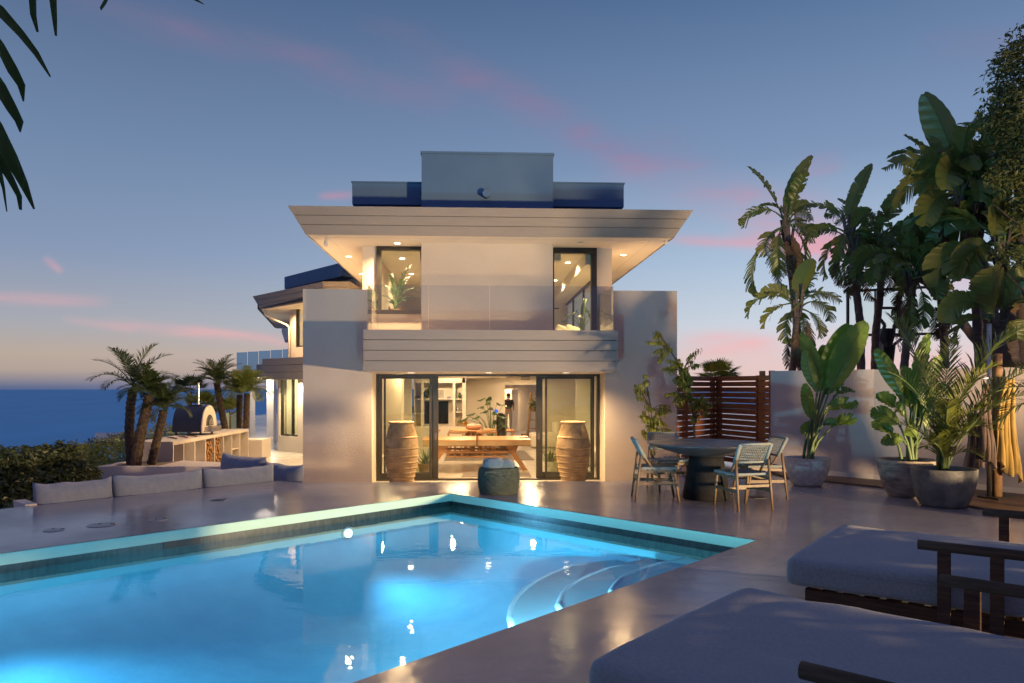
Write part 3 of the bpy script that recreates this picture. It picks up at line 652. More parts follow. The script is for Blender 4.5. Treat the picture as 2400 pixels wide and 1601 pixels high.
# ------------------------------------------------------------------ rear wing on the left (part of the same house)
def pw(px, d): return v2(pt(px, 900, d))
A1, A2, A3 = pw(650.9, 23.86), pw(710.8, 22.87), pw(800, 21.6)
z_band0, z_band1 = 1.744, 2.406
q0, q1 = Vector(A1), Vector(A2); wd = (q1 - q0).normalized(); wn = Vector((wd.y, -wd.x))          # towards the camera
if wn.y > 0: wn = -wn
L2 = lambda p, a=0, b=0: v2(Vector(p) + wd * a + wn * b)
def onw(px):      # distance along the wing wall for a pixel column
    k = (px - 1200) / FPX; lo, hi = -4, 6
    for _ in range(50):
        m_ = (lo + hi) / 2; p = q0 + wd * m_; p3 = Vector((p.x, p.y, 0)); 
        if p3.dot(CR) / p3.dot(CF) < k: lo = m_
        else: hi = m_
    return lo
a0, a1, a2 = onw(650.9), onw(655.5), onw(698)
wz0, wz1 = 1.5 - 114 * 23.5 / FPX, z_band0
def seg(s0, s1, t0, t1, z0, z1, mb): return mb.prism([L2(q0, s0, t0), L2(q0, s1, t0), L2(q0, s1, t1), L2(q0, s0, t1)], z0, z1)
b = MB(); seg(a0, a1, 0, -.2, LOW, z_band0, b); seg(a1, a2, 0, -.2, LOW, wz0, b); seg(a2, 4.2, 0, -.2, LOW, z_band0, b)
seg(a0, a0 + .2, -.201, -3.5, LOW, z_band0, b)
obj('wing_wall', b, m_stucco, H)
b = MB(); fw = .05
seg(a1, a1 + fw, -.03, -.12, wz0, wz1, b); seg(a2 - fw, a2, -.03, -.12, wz0, wz1, b); seg(a1 + fw, a2 - fw, -.031, -.119, wz0, wz0 + fw, b); seg((a1 + a2) / 2 + .12, (a1 + a2) / 2 + .16, -.031, -.119, wz0 + fw, wz1, b)
w = obj('wing_window', b, m_black, H)
q = obj('pane', seg(a1 + fw, a2 - fw, -.07, -.08, wz0 + fw, wz1, MB()), m_glass, w, world=False); q.matrix_parent_inverse = Matrix.Translation((0, -YD, -LOW))
b = MB(); seg(a1 - .6, 4.2, -1.6, -1.7, LOW, 2.2, b); seg(a0 + .21, 4.2, -.201, -1.6, LOW - .02, LOW + .01, b); obj('wing_room_wall', b, m_intwall, H)
pL = Vector(L2(q0, (a1 + a2) / 2 + .1, -.9)); lamp('ceiling_lamp', 'POINT', (pL.x, pL.y, 1.4), 60, (.95, .92, .50), .06, H)
# decorative carved disc on the sill
# storey band (four boards)
ab0 = onw(642)
for i in range(3):
    z0, z1 = lerp(z_band0, z_band1, i / 3) + (.012 if i else 0), lerp(z_band0, z_band1, (i + 1) / 3)
    obj('fascia_board', seg(ab0 - .1, 4.2, .75 if 0 else .35, -.0 - .3, z0, z1, MB()), m_board, H)
obj('band_core', seg(ab0 - .06, 4.2, .31, -.28, z_band0 + .01, z_band1 - .01, MB()), m_groove, H)
# upper wing wall and its window
u0, u1 = Vector(pw(679, 24.3)), Vector(pw(710, 23.4)); ud = (u1 - u0).normalized(); un = Vector((ud.y, -ud.x)); un = un if un.y < 0 else -un
def seg2(s0, s1, t0, t1, z0, z1, mb): return mb.prism([v2(u0 + ud * s + un * t) for s, t in ((s0, t0), (s1, t0), (s1, t1), (s0, t1))], z0, z1)
k0 = (u1 - u0).length * 14 / 31; zwin = 1.5 + 93 * 24 / FPX
b = MB(); seg2(0, k0, 0, -.2, z_band1 - .1, 4.0, b); seg2(k0, 3.6, 0, -.2, z_band1 - .1, zwin, b); seg2(0, .2, -.201, -4, z_band1 - .1, 4.0, b)
obj('wing_upper_wall', b, m_stucco, H)
b = MB(); seg2(k0, k0 + .05, -.02, -.12, zwin, 4.0, b); seg2(k0 + .05, 3.4, -.021, -.119, zwin, zwin + .05, b); seg2(k0 + 1.3, k0 + 1.35, -.021, -.119, zwin + .05, 4.0, b)
w = obj('wing_window', b, m_black, H)
q = obj('pane', seg2(k0 + .05, 3.3, -.06, -.07, zwin + .05, 4.0, MB()), m_glass, w, world=False); q.matrix_parent_inverse = Matrix.Translation((0, -YD, -LOW))
obj('wing_room_wall', seg2(-.0, 3.6, -2, -2.1, z_band1, 4.0, MB()), m_intwall, H)
pU = u0 + ud * 1.2 - un * 1.0; lamp('ceiling_lamp', 'POINT', (pU.x, pU.y, 3.6), 45, INT, .06, H)
# wing roof: flared boards following the bent eave
et = [pw(592, 24.2), pw(756, 20.8), pw(820, 20.8), pw(860, 23), pw(860, 32), pw(640, 32)]
eb = [pw(611, 24.0), pw(762, 21.05), pw(812, 21.05), pw(850, 23), pw(850, 31.7), pw(648, 31.7)]
def polyring(pb_, pt_, z0, z1, th):
    mb = MB(); n = len(pb_); cb = Vector((sum(p[0] for p in pb_) / n, sum(p[1] for p in pb_) / n))
    ins = lambda p: v2(Vector(p) + (cb - Vector(p)).normalized() * th)
    vs = [(*p, z0) for p in pb_] + [(*p, z1) for p in pt_] + [(*ins(p), z0) for p in pb_] + [(*ins(p), z1) for p in pt_]; fs = []
    for i in range(n):
        j = (i + 1) % n; fs += [(i, j, n + j, n + i), (2 * n + j, 2 * n + i, 3 * n + i, 3 * n + j), (n + i, n + j, 3 * n + j, 3 * n + i), (j, i, 2 * n + i, 2 * n + j)]
    return mb.add(vs, fs)
zw0, zw1 = 4.0, 4.45
mixp = lambda t: [v2(Vector(a).lerp(Vector(b), t)) for a, b in zip(eb, et)]
for i in range(3):
    t0, t1 = i / 3 + (.025 if i else 0), (i + 1) / 3
    obj('fascia_board', polyring(mixp(t0), mixp(t1), lerp(zw0, zw1, t0), lerp(zw0, zw1, t1), .05), m_board, H)
cb_ = Vector(mixp(.5)[0]); inn = [v2(Vector(p) + (Vector((-7.2, 27)) - Vector(p)).normalized() * .04) for p in eb]
obj('soffit', MB().prism(inn, zw0 + .001, zw0 + .02), m_soffit, H)
inn2 = [v2(Vector(p) + (Vector((-7.2, 27)) - Vector(p)).normalized() * .06) for p in mixp(.45)]
obj('roof_core', MB().prism(inn2, zw0 + .03, zw1 - .02), m_groove, H)
r0, r1 = Vector(pw(666.7, 24.9)), Vector(pw(800, 22.0)); rd = (r1 - r0).normalized(); rn = Vector((-rd.y, rd.x)); rn = rn if rn.y > 0 else -rn
obj('roof_block', MB().prism([v2(r0), v2(r1), v2(r1 + rn * 4), v2(r0 + rn * 4)], 4.78, 5.18), m_roofblk, H)
obj('clerestory_wall', MB().prism([v2(r0 + rd * .9 + rn * .5), v2(r1 + rn * .5), v2(r1 + rn * 3.5), v2(r0 + rd * .9 + rn * 3.5)], 4.44, 4.779), m_soffit, H)
pp = u0 + un * .06 + ud * .12
dpth = [Vector((*pw(621, 24.1), 3.99)), Vector((*pw(621, 24.1), 3.85)), Vector((*pw(624, 24.1), 3.80)), Vector((pp.x - .08, pp.y, 3.52)), Vector((pp.x, pp.y, 3.44)), Vector((pp.x, pp.y, z_band1))]
obj('downpipe', MB().tube(dpth, .035, 10), m_soffit, H, smooth=True)
for px, d in ((660, 23.6), (700, 22.6)):
    x, y = pw(px, d); lamp('eave_lamp', 'SPOT', (x, y, zw0 - .03), 260, WARM, .05, H, aim=(x, y + .001, 0), angle=150, blend=.9)
for px, d in ((690, 23.1), (668, 23.5)):
    x, y = pw(px, d - .3); lamp('eave_lamp', 'SPOT', (x, y, z_band0 - .03), 200, (1, .80, .48), .05, H, aim=(x, y + .001, LOW), angle=150, blend=.9)
sc0 = (xl - .1, 18.6, 1.5); obj('unseen_sconce', MB().tube([(xl - .16, 18.6, 1.42), (xl - .16, 18.6, 1.58)], .05, 12).box(xl - .12, xl - .001, 18.56, 18.64, 1.46, 1.54), m_steel, H)  # unseen sconce, added to light the counter front and rear palms
lamp('unseen_sconce_lamp', 'POINT', (xl - .26, 18.6, 1.5), 170, (1, .72, .36), .05, H)
# far terrace beyond the wing: slab, columns, blue glass, second lower band, roof tip
obj('fascia_board', MB().prism([pw(601, 29.4), pw(652, 28.6), pw(652, 30), pw(601, 30.6)], 2.0 - .1, 2.40), m_board, H)
obj('terrace_slab', MB().prism([pw(545, 30.2), pw(652, 30.0), pw(656, 40), pw(560, 40)], 2.06, 2.22), m_soffit, H)
for a, b_ in ((554, 580), (580, 606), (606, 634), (634, 662), (662, 682)):
    obj('glass_panel', MB().prism([pw(a + .6, 30.6 - (a - 554) * .012), pw(b_ - .6, 30.6 - (b_ - 554) * .012), pw(b_ - .6, 30.62 - (b_ - 554) * .012), pw(a + .6, 30.62 - (a - 554) * .012)], 2.22, 2.93 + (a - 554) * .0006), m_glass_blue, H)
for a, b_, d, t in ((586, 598, 32, .3), (625, 641, 31, .6)):
    obj('column', MB().prism([pw(a, d), pw(b_, d), pw(b_, d + t), pw(a, d + t)], LOW, 2.05), m_white, H)
obj('terrace_wall', MB().prism([pw(641, 27.5), pw(648, 27.4), pw(648, 38), pw(641, 38)], LOW, 2.05), m_white, H)
obj('terrace_soffit', MB().prism([pw(560, 31), pw(650, 28.5), pw(652, 40), pw(570, 40)], 1.88, 1.9), m_soffit, H)
obj('terrace_paving', MB().prism([pw(586, 25), pw(652, 24.5), pw(648, 38), pw(586, 38)], LOW + .001, LOW + .006), m_intfloor, H)
obj('roof_tip', polyring([pw(668, 35), pw(690, 34), pw(690, 37), pw(668, 37)], [pw(660, 35), pw(690, 33.7), pw(690, 37), pw(660, 37)], 3.72, 4.25, .3), m_soffit, H)
for px, d in ((612, 30.5), (632, 29)):
    x, y = pw(px, d); lamp('ceiling_lamp', 'POINT', (x, y, 1.7), 70, (1, .86, .66), .06, H)
# ================================================================== PLANT BUILDERS
def curve_path(base, az, el, L_, n, droop, wob=0, rng=None):
    p = Vector(base); pts = [p.copy()]; e = el; a = az
    for i in range(n):
        p = p + Vector((math.cos(e) * math.cos(a), math.cos(e) * math.sin(a), math.sin(e))) * (L_ / n)
        pts.append(p.copy()); e -= droop / n * (1 + i / n)
        if rng and wob: a += rng.uniform(-wob, wob)
    return pts, e, a
def big_leaf(mb, st, base, az, el, Lp, Lb, Wd, droop, rng, tat=0.0, roll=0.0, fold=.5):
    """paddle leaf: stalk + blade; where tattered the blade hangs in separate strips along its veins"""
    tw = rng.uniform(.15, .75) if tat > .25 else rng.uniform(.6, .95)      # how far the blade has twisted on its stalk
    pts, e, a = curve_path(base, az, el, Lp, 5, droop * .35)
    st.tube(pts, [.028, .024, .02, .018, .015, .013], 5, cap=False)
    n = 30
    bp, _, _ = curve_path(pts[-1], a, e, Lb, n, droop)
    st.tube(bp, [.012 * (1 - .75 * i / n) for i in range(n + 1)], 4, cap=False)
    m0 = (bp[n // 2 + 1] - bp[n // 2 - 1]).normalized(); fsgn = 1 if m0.cross(CF).dot(Vector((math.sin(a), -math.cos(a), 0))) >= -1e-3 else -1
    def ax_(j, sg):
        tg = (bp[min(j + 1, n)] - bp[max(j - 1, 0)]).normalized(); sd = Vector((math.sin(a), -math.cos(a), 0))
        f_ = tg.cross(CF); f_ = f_.normalized() if f_.length > .15 else sd
        sd = (sd * (1 - tw) + f_ * (tw * fsgn)).normalized(); sd = (sd - tg * sd.dot(tg)).normalized(); up = sd.cross(tg).normalized()
        return tg, sd * sg, up
    def wid(t): return Wd / 2 * math.sin(math.pi * min(1, t * .95 + .035) ** .85) ** .6
    G = Vector((0, 0, -1)); wave = rng.uniform(0, 6)
    for sg in (-1, 1):
        i = 0
        while i < n:
            torn = rng.random() < tat
            k = rng.choice((1, 1, 2)) if torn else (n - i if tat < .05 else rng.choice((3, 4, 6, 8)))
            k = min(k, n - i); hang = rng.uniform(.25, .9) if torn else rng.uniform(.02, .14) + .12 * tat
            shr = rng.uniform(.72, 1.0) if torn else 1.0; rows = []
            for j in range(i, i + k + 1):
                t = j / n; tg, sd, up = ax_(j, sg); w = wid(t) * shr; u = (j - i) / k - .5; row = []
                for m_ in range(5):
                    f = m_ / 4; pos = bp[j] + (sd * math.cos(fold) + up * math.sin(fold)) * (w * f * (1 - .35 * f * fold)) + tg * (w * f * .5)
                    pos += G * (w * hang * f * f) + up * (.012 * math.sin(j * 1.7 + wave) * f)
                    if torn: pos += (bp[i].lerp(bp[i + k], .5) - bp[j]) * (.08 + .62 * f ** 2.2)
                    elif k < n and m_ == 4: pos += (bp[i].lerp(bp[i + k], .5) - bp[j]) * .12
                    row.append(pos)
                rows.append(row)
            mb.add([p for r in rows for p in r], [(5 * r + c, 5 * r + c + 1, 5 * (r + 1) + c + 1, 5 * (r + 1) + c) for r in range(k) for c in range(4)]); i += k
def frond(mb, st, base, az, el, L_, droop, rng, nl=34, ll=.32, lw=.022, vee=.5, bare=.18, ldroop=.5, taper=.5):
    n = 14; pts, _, _ = curve_path(base, az, el, L_, n, droop, .02, rng)
    st.tube(pts, [max(.003, .013 * (1 - .8 * i / n)) for i in range(n + 1)], 4, cap=False)
    for k in range(nl):
        t = bare + (1 - bare) * (k + .5) / nl; f = t * n; i = min(int(f), n - 1); q = pts[i].lerp(pts[i + 1], f - i); tg = (pts[i + 1] - pts[i]).normalized()
        sd0 = tg.cross(Vector((0, 0, 1)));
        if sd0.length < .05: sd0 = Vector((1, 0, 0))
        sd0.normalize(); up = sd0.cross(tg).normalized()
        if up.z < 0: up = -up
        prof = math.sin(math.pi * (.12 + .82 * (t - bare) / (1 - bare))) ** taper
        for sg in (-1, 1):
            l = ll * prof * rng.uniform(.8, 1.1); v = rng.uniform(vee - .25, vee + .25); sw = .55 + .5 * t + rng.uniform(-.12, .12)
            d = (sd0 * sg * math.cos(v) + up * math.sin(v)) * math.cos(sw) + tg * math.sin(sw)
            d2 = (d + Vector((0, 0, -1)) * ldroop * rng.uniform(.6, 1.4)).normalized()
            a_ = q; b_ = q + d * l * .5; c_ = b_ + d2 * l * .5; wv = d.cross(up).normalized() * (lw / 2)
            if wv.length < lw / 4: wv = tg * lw / 2
            mb.add([a_ - wv * .4, a_ + wv * .4, b_ + wv, b_ - wv, c_], [(0, 1, 2, 3), (3, 2, 4)])
def leafcloud(mb, fn, n, size, rng, asp=.5, droop=0.3, curl=0.0):
    for _ in range(n):
        c = fn(rng); s = size * rng.uniform(.6, 1.25)
        a = rng.uniform(0, 6.283); e = rng.uniform(-.9, .9) - droop
        d = Vector((math.cos(e) * math.cos(a), math.cos(e) * math.sin(a), math.sin(e)))
        sd = d.cross(Vector((rng.uniform(-1, 1), rng.uniform(-1, 1), rng.uniform(.2, 1)))).normalized(); nn_ = sd.cross(d)
        w = sd * (s * asp / 2); m_ = c + d * s * .5 + nn_ * s * .08; t = c + d * s - nn_ * (s * curl) + Vector((0, 0, -curl * s * .5))
        mb.add([c, m_ + w, t, m_ - w], [(0, 1, 2), (0, 2, 3)])
def blob(cx, cy, cz, rx, ry, rz, shell=.5):
    def f(rng):
        while True:
            x, y, zz = rng.uniform(-1, 1), rng.uniform(-1, 1), rng.uniform(-1, 1); r = math.sqrt(x * x + y * y + zz * zz)
            if shell < r < 1: 
                p = Vector((cx + x * rx, cy + y * ry, cz + zz * rz))
                return p + Vector((mnoise.noise(p * 2.2), mnoise.noise(p * 2.2 + Vector((9, 0, 0))), mnoise.noise(p * 2.2 + Vector((0, 9, 0))))) * .25 * max(rx, rz)
    return f
def blobs(lst):
    wts = [b[3] * b[4] * b[5] for b in lst]; fs = [blob(*b) for b in lst]
    return lambda rng: rng.choices(fs, wts)[0](rng)
# ================================================================== BIRD-OF-PARADISE TREES BEHIND THE WALL
def trunk_path(pix, d):
    return [pt(x, y, d) for x, y in pix]
def banana_tree(pix, d, leaves, label, r0=.10, seed=1, trunks=None, scale=1.0, trunk_z=-.6, up=0):
    rng = random.Random(seed); path = trunk_path(pix, d)
    base = Vector((path[0].x, path[0].y, trunk_z)); t = thing('bird_of_paradise_tree', label, 'tree', base, 0, 'bird of paradise trees beyond the garden wall')
    full = [base] + path
    mb = MB(); n = len(full); fine = []
    for i in range(n - 1):
        for k in range(6): fine.append(full[i].lerp(full[i + 1], k / 6))
    fine.append(full[-1])
    mb.tube(fine, [r0 * (1 - .25 * i / len(fine)) * (1.06 if i % 2 else .97) for i in range(len(fine))], 9)
    for j in range(14):     # torn sheaths under the crown
        q = fine[-1 - rng.randint(0, 6)]; a = rng.uniform(0, 6.28); dd_ = Vector((math.cos(a), math.sin(a), 0)) * r0 * .8
        mb.beam(q + dd_, q + dd_ * 1.9 + Vector((0, 0, rng.uniform(.1, .45))), .05, .012)
    obj('trunk', mb, m_btrunk, t, smooth=True)
    lf, st = MB(), MB(); top = path[-1]
    # leaves: (dx_px, dy_px) tip offset from the crown centre, width, tatter, depth offset
    s = d / FPX
    for (dx, dy, dep, Wd, tat, lp) in leaves:
        vec = CR * (dx * s) + Vector((0, 0, -dy * s)) + CF * dep
        Lt = vec.length; azv = math.atan2(vec.y, vec.x); hz = math.hypot(vec.x, vec.y); elv = math.atan2(vec.z, hz)
        droop = 0.25 if elv > .9 else (.95 if elv > .2 else 1.35)
        if elv <= -.35: droop = .9
        e0 = min(1.45, elv + droop * .62)
        big_leaf(lf, st, top + Vector((rng.uniform(-.05, .05), rng.uniform(-.05, .05), rng.uniform(-.15, .05))), azv, e0, Lt * lp * 1.05, Lt * (1 - lp) * 1.12, Wd * 1.12, droop, rng, tat, rng.uniform(-.5, .5), .45)
    obj('leaves', lf, m_leafb, t, smooth=True); obj('leaf_stalk', st, m_stem, t, smooth=True)
    dl_, ds_ = MB(), MB()      # withered leaves hanging against the trunk
    for k in range(4):
        big_leaf(dl_, ds_, top + Vector((0, 0, -.15 - .1 * k)), rng.uniform(0, 6.28), -.6, .25, .75, .26, 1.0, rng, .95, 0, .2)
    obj('dead_leaves', dl_, m_brownleaf, t, smooth=True)
    return t
rg = random.Random(77)
def auto(n, rpx, rng, lo=-100, tat=.7, W_=.42):
    o = []
    for i in range(n):
        a = i / n * 6.283 + rng.uniform(-.3, .3); e = rng.uniform(-.5, 1.0); r = rpx * rng.uniform(.7, 1.05)
        o.append((math.cos(a) * math.cos(e) * r, -math.sin(e) * r, math.sin(a) * math.cos(e) * r * 15 / FPX, W_ * rng.uniform(.8, 1.15), tat * rng.uniform(.6, 1.2), rng.uniform(.3, .45)))
    return o
banana_tree([(1878, 868), (1868, 770), (1860, 690), (1850, 600), (1842, 520)], 15.2,
            [(14, -165, 0, .42, 0, .15), (-75, -135, .1, .34, .35, .35), (-118, -20, .2, .42, .85, .35), (-60, 60, -.2, .42, .9, .3), (60, -70, .2, .36, .8, .3), (70, 20, -.2, .42, .9, .3),
             (40, 90, .3, .4, .9, .3), (-30, 130, -.3, .4, .8, .3), (-48, -60, .3, .4, .7, .35), (80, -40, .5, .4, .9, .35), (20, -90, -.4, .4, .6, .3), (-75, 170, .1, .4, .7, .4), (45, 130, -.1, .4, .9, .35), (65, -10, .5, .4, .95, .3), (-20, 80, .4, .4, .95, .3)],
            'leftmost tall bird of paradise tree, alone against the sky beyond the wall', .085, 3)
banana_tree([(1858, 868), (1862, 800), (1868, 745), (1872, 715)], 14.4,
            [(28, -100, 0, .46, 0, .12), (-75, -60, .1, .36, .3, .35), (-150, 0, .1, .3, .8, .4), (-90, 45, .2, .36, .8, .35), (70, -50, .2, .36, .9, .3), (95, 10, .1, .36, .95, .3), (55, 60, -.2, .36, .9, .3),
             (-45, 85, -.2, .36, .8, .3), (30, 60, .3, .36, .8, .3), (-40, -40, .4, .38, .5, .3), (78, -20, -.4, .34, .95, .3), (50, -80, .3, .36, .9, .3)],
            'short bird of paradise tree standing in front of the leftmost tall one', .07, 4)
banana_tree([(2018, 868), (2016, 760), (2008, 690), (1998, 600), (1990, 545)], 15.0,
            [(36, -155, 0, .36, .05, .2), (-110, -85, .1, .36, .75, .3), (-118, 15, .2, .40, .85, .35), (-75, 105, .0, .4, .8, .35), (60, -80, .2, .4, .6, .3), (70, 10, .1, .42, .8, .3), (20, 90, .3, .4, .7, .3),
             (-50, 70, -.3, .42, .6, .3), (-60, -30, .4, .42, .7, .3), (90, 60, -.3, .42, .6, .3), (30, -60, -.3, .42, .5, .3), (-20, 110, .2, .42, .7, .3), (80, -40, -.2, .44, .7, .3)],
            'second tall bird of paradise tree from the left with one upright paddle leaf on top', .085, 5)
banana_tree([(2050, 868), (2052, 780), (2062, 700), (2066, 620), (2058, 560)], 15.6, auto(19, 135, rg) + [(20, -120, 0, .4, .2, .2), (-80, 90, .2, .42, .8, .3), (90, 40, -.2, .46, .5, .3)],
            'third slender bird of paradise tree, wavy trunk just left of the hoop pole', .085, 6)
banana_tree([(2118, 868), (2125, 800), (2135, 720), (2140, 650)], 14.0, auto(18, 120, rg, tat=.6) + [(0, -110, 0, .36, .5, .2), (30, 110, .1, .4, .8, .3), (-20, 100, -.2, .3, .8, .3)],
            'low bird of paradise tree with fanned stalks in front of the hoop', .08, 7)
banana_tree([(2330, 868), (2290, 800), (2225, 720), (2170, 660), (2105, 625)], 14.6, auto(20, 150, rg, tat=.55, W_=.48) + [(-100, -40, .1, .45, .4, .3), (60, -120, .1, .5, .5, .3)],
            'bird of paradise tree with a trunk leaning diagonally to the left', .10, 8)
banana_tree([(2325, 868), (2322, 760), (2300, 640), (2270, 540), (2250, 460)], 13.2,
            auto(20, 200, rg, tat=.5, W_=.55) + [(-48, -235, 0, .62, 0, .25), (-160, -110, .1, .5, .75, .3), (-190, -10, .1, .5, .8, .3), (-40, -90, -.3, .62, .1, .25), (70, -130, .2, .5, .6, .3), (20, -60, -.5, .6, .3, .3), (-120, 60, -.3, .55, .4, .3)],
            'tallest bird of paradise tree with a huge upright leaf rising above the others', .13, 9)
banana_tree([(2372, 868), (2365, 760), (2350, 640), (2345, 560)], 12.6, auto(22, 180, rg, tat=.35, W_=.58) + [(-60, -180, .1, .5, .3, .3), (-130, 60, -.2, .62, .1, .3), (-30, -150, -.3, .55, .2, .3), (40, 90, -.4, .6, .2, .3)],
            'stout bird of paradise tree with dark red brown trunk at the right edge', .13, 10)
banana_tree([(2350, 868), (2345, 800), (2335, 760)], 12.2, [(-150, -30, -.1, .5, .15, .35), (-40, -130, -.4, .72, .05, .25), (50, -120, -.2, .6, .1, .3), (-70, -80, .3, .5, .3, .3), (-100, 30, .2, .45, .5, .3), (30, -60, -.5, .6, .1, .3), (60, 30, .1, .5, .3, .3)],
            'low bird of paradise tree with very broad whole leaves at the right', .1, 11)
banana_tree([(2300, 868), (2292, 740), (2285, 600), (2300, 500), (2310, 420)], 13.8, auto(20, 190, rg, tat=.45, W_=.5), 'bird of paradise tree behind the tallest one, its crown filling the gap', .11, 14)
banana_tree([(2400, 868), (2398, 700), (2395, 560), (2392, 430)], 12.9, auto(18, 190, rg, tat=.4, W_=.55) + [(-40, -190, .1, .5, .1, .3), (-110, -120, .2, .5, .5, .3)], 'dark bird of paradise tree half hidden by the leafy tree at the right edge', .12, 15)
banana_tree([(2215, 868), (2212, 780), (2205, 700), (2200, 650)], 15.4, auto(16, 130, rg, tat=.6, W_=.42), 'shorter bird of paradise tree between the leaning trunk and the tall ones', .09, 16)
# leafy tree at the right edge
rng = random.Random(5)
tb = pt(2420, 868, 11.4); t = thing('leafy_tree', 'tall dark small-leaved tree rising at the right edge of the picture', 'tree', (tb.x, tb.y, -.6))
mb = MB(); top = pt(2440, 150, 11.4); mb.tube([Vector((tb.x, tb.y, -.6)), pt(2430, 600, 11.4), pt(2430, 350, 11.3), top], [.14, .11, .07, .02], 9)
for px, py in ((2340, 230), (2380, 110), (2350, 330), (2370, 420), (2330, 480), (2360, 640), (2480, 200), (2480, 400)):
    s_ = pt(2430, py + 110, 11.35); e_ = pt(px, py, 11.3); mb.tube([s_, s_.lerp(e_, .5) + Vector((0, 0, .1)), e_], [.035, .02, .008], 5)
obj('trunk', mb, m_trunk, t, smooth=True)
def pb(px, py, d, rpx, dr=.5): p = pt(px, py, d); r = rpx * d / FPX; return (p.x, p.y, p.z, r, dr, r, .2)
lst = [pb(2400, 110, 11.4, 26), pb(2380, 190, 11.3, 38), pb(2400, 260, 11.3, 48), pb(2390, 215, 11.2, 28), pb(2420, 380, 11.2, 60, .5), pb(2420, 330, 11.0, 36), pb(2430, 440, 11.3, 60), pb(2385, 600, 11.4, 30, .3), pb(2460, 160, 11.6, 60), pb(2480, 300, 11.8, 80, .8), pb(2360, 220, 11.3, 22, .3), pb(2395, 520, 11.2, 24, .3), pb(2345, 590, 11.6, 22, .3)]
lst += [pb(2365, 150, 11.3, 34), pb(2350, 250, 11.2, 40), pb(2370, 320, 11.2, 44), pb(2395, 60, 11.4, 14), pb(2335, 215, 11.2, 16, .3), pb(2375, 400, 11.1, 44), pb(2340, 290, 11.2, 30), pb(2390, 130, 11.2, 40), pb(2310, 205, 11.3, 12, .2)]
mb = MB(); leafcloud(mb, blobs(lst), 12000, .085, rng, .42, .2, .1); obj('crown', mb, m_tree, t)
# ================================================================== LEFT: pygmy palms in the planter
def pygmy(pix, d, rad, label, seed, group, nf=24, L_=.95, m=None, r=.10, zb=None, dead=0):
    rng = random.Random(seed); path = trunk_path(pix, d); b0 = path[0].copy(); b0.z = zb if zb is not None else b0.z
    t = thing('pygmy_palm', label, 'palm tree', tuple(b0), 0, group); full = [b0] + path[1:]; fine = []
    for i in range(len(full) - 1):
        for k in range(8): fine.append(full[i].lerp(full[i + 1], k / 8))
    fine.append(full[-1]); mb = MB()
    mb.tube(fine, [r * (1.05 if i % 2 else .93) * (1 - .1 * i / len(fine)) for i in range(len(fine))], 10)
    for i in range(len(fine) - 1):
        for k in range(7):   # old leaf bases
            a = 6.283 * k / 7 + i * .45; dv = Vector((math.cos(a), math.sin(a), 0)); q = fine[i]
            mb.add([q + dv * r * .85 + Vector((-dv.y, dv.x, 0)) * .022, q + dv * r * .85 - Vector((-dv.y, dv.x, 0)) * .022, q + dv * r * 1.22 + Vector((0, 0, .05))], [(0, 1, 2)])
    obj('trunk', mb, m_trunk, t, smooth=False)
    lf, st = MB(), MB(); top = path[-1]
    for k in range(nf):
        a = k * 2.4 + rng.uniform(-.2, .2); u = k / nf; el = 1.35 - 1.0 * u + rng.uniform(-.2, .2)
        frond(lf, st, top + Vector((0, 0, .05)), a, el, L_ * rng.uniform(.6, .95), .6 + .5 * u, rng, 32, .24 * L_, .018, .35, .2, .3)
    obj('fronds', lf, m or m_palm, t); obj('leaf_stalk', st, m_stem, t, smooth=True)
    return t
gpal = 'pygmy palms around the outdoor counter'
pygmy([(308, 1082), (303, 1010), (306, 950), (312, 912)], 15.25, 0, 'left palm of the planter trio with dark trunk and ragged thin crown', 21, gpal, 12, 1.2, r=.095, zb=-.07)
pygmy([(318, 1088), (328, 1020), (342, 965), (350, 925)], 14.95, 0, 'middle palm of the planter trio leaning right, thickest trunk', 22, gpal, 36, .78, r=.105, zb=-.07)
pygmy([(354, 1084), (366, 1040), (376, 1000), (384, 962)], 15.2, 0, 'short right palm of the planter trio, leaning hard to the right', 23, gpal, 36, .78, r=.085, zb=-.07)
pygmy([(528, 1006), (520, 965), (513, 930), (508, 898)], 21.6, 0, 'palm behind the pizza oven with a bent trunk', 24, gpal, 34, 1.0, r=.095)
pygmy([(562, 1004), (561, 960), (562, 925)], 21.9, 0, 'left of the twin palms at the far end of the counter', 25, gpal, 30, .95, r=.09, m=m_palmpot)
pygmy([(577, 1004), (578, 960), (579, 922)], 21.5, 0, 'right of the twin palms at the far end of the counter', 26, gpal, 36, 1.05, r=.09, m=m_palmpot)
# planter
pa, pz = cd(-8.14, 14.66), -.05
fr_x1 = pt(560, 900, 14.62)
pla = thing('planter', 'long low white planter wall holding three palms', 'planter', (pa.x, pa.y, LOW))
def cpoly(lst): return [v2(cd(a, b)) for a, b in lst]
obj('wall', MB().prism(cpoly([(-8.14, 14.62), (-5.3, 14.62), (-5.3, 14.77), (-8.14, 14.77)]), LOW, pz), m_stucco_cool, pla)
obj('wall', MB().prism(cpoly([(-8.14, 14.772), (-7.97, 14.772), (-7.97, 15.88), (-8.14, 15.88)]), LOW, pz - .002), m_stucco_cool, pla)
obj('ledge', MB().prism(cpoly([(-7.0, 14.772), (-5.3, 14.772), (-5.3, 15.2), (-7.0, 15.88)]), LOW, pz - .003), m_stucco_cool, pla)
obj('gravel', MB().prism(cpoly([(-7.968, 14.773), (-7.01, 14.773), (-7.01, 15.87), (-7.968, 15.87)]), LOW, -.075), m_gravel, pla)
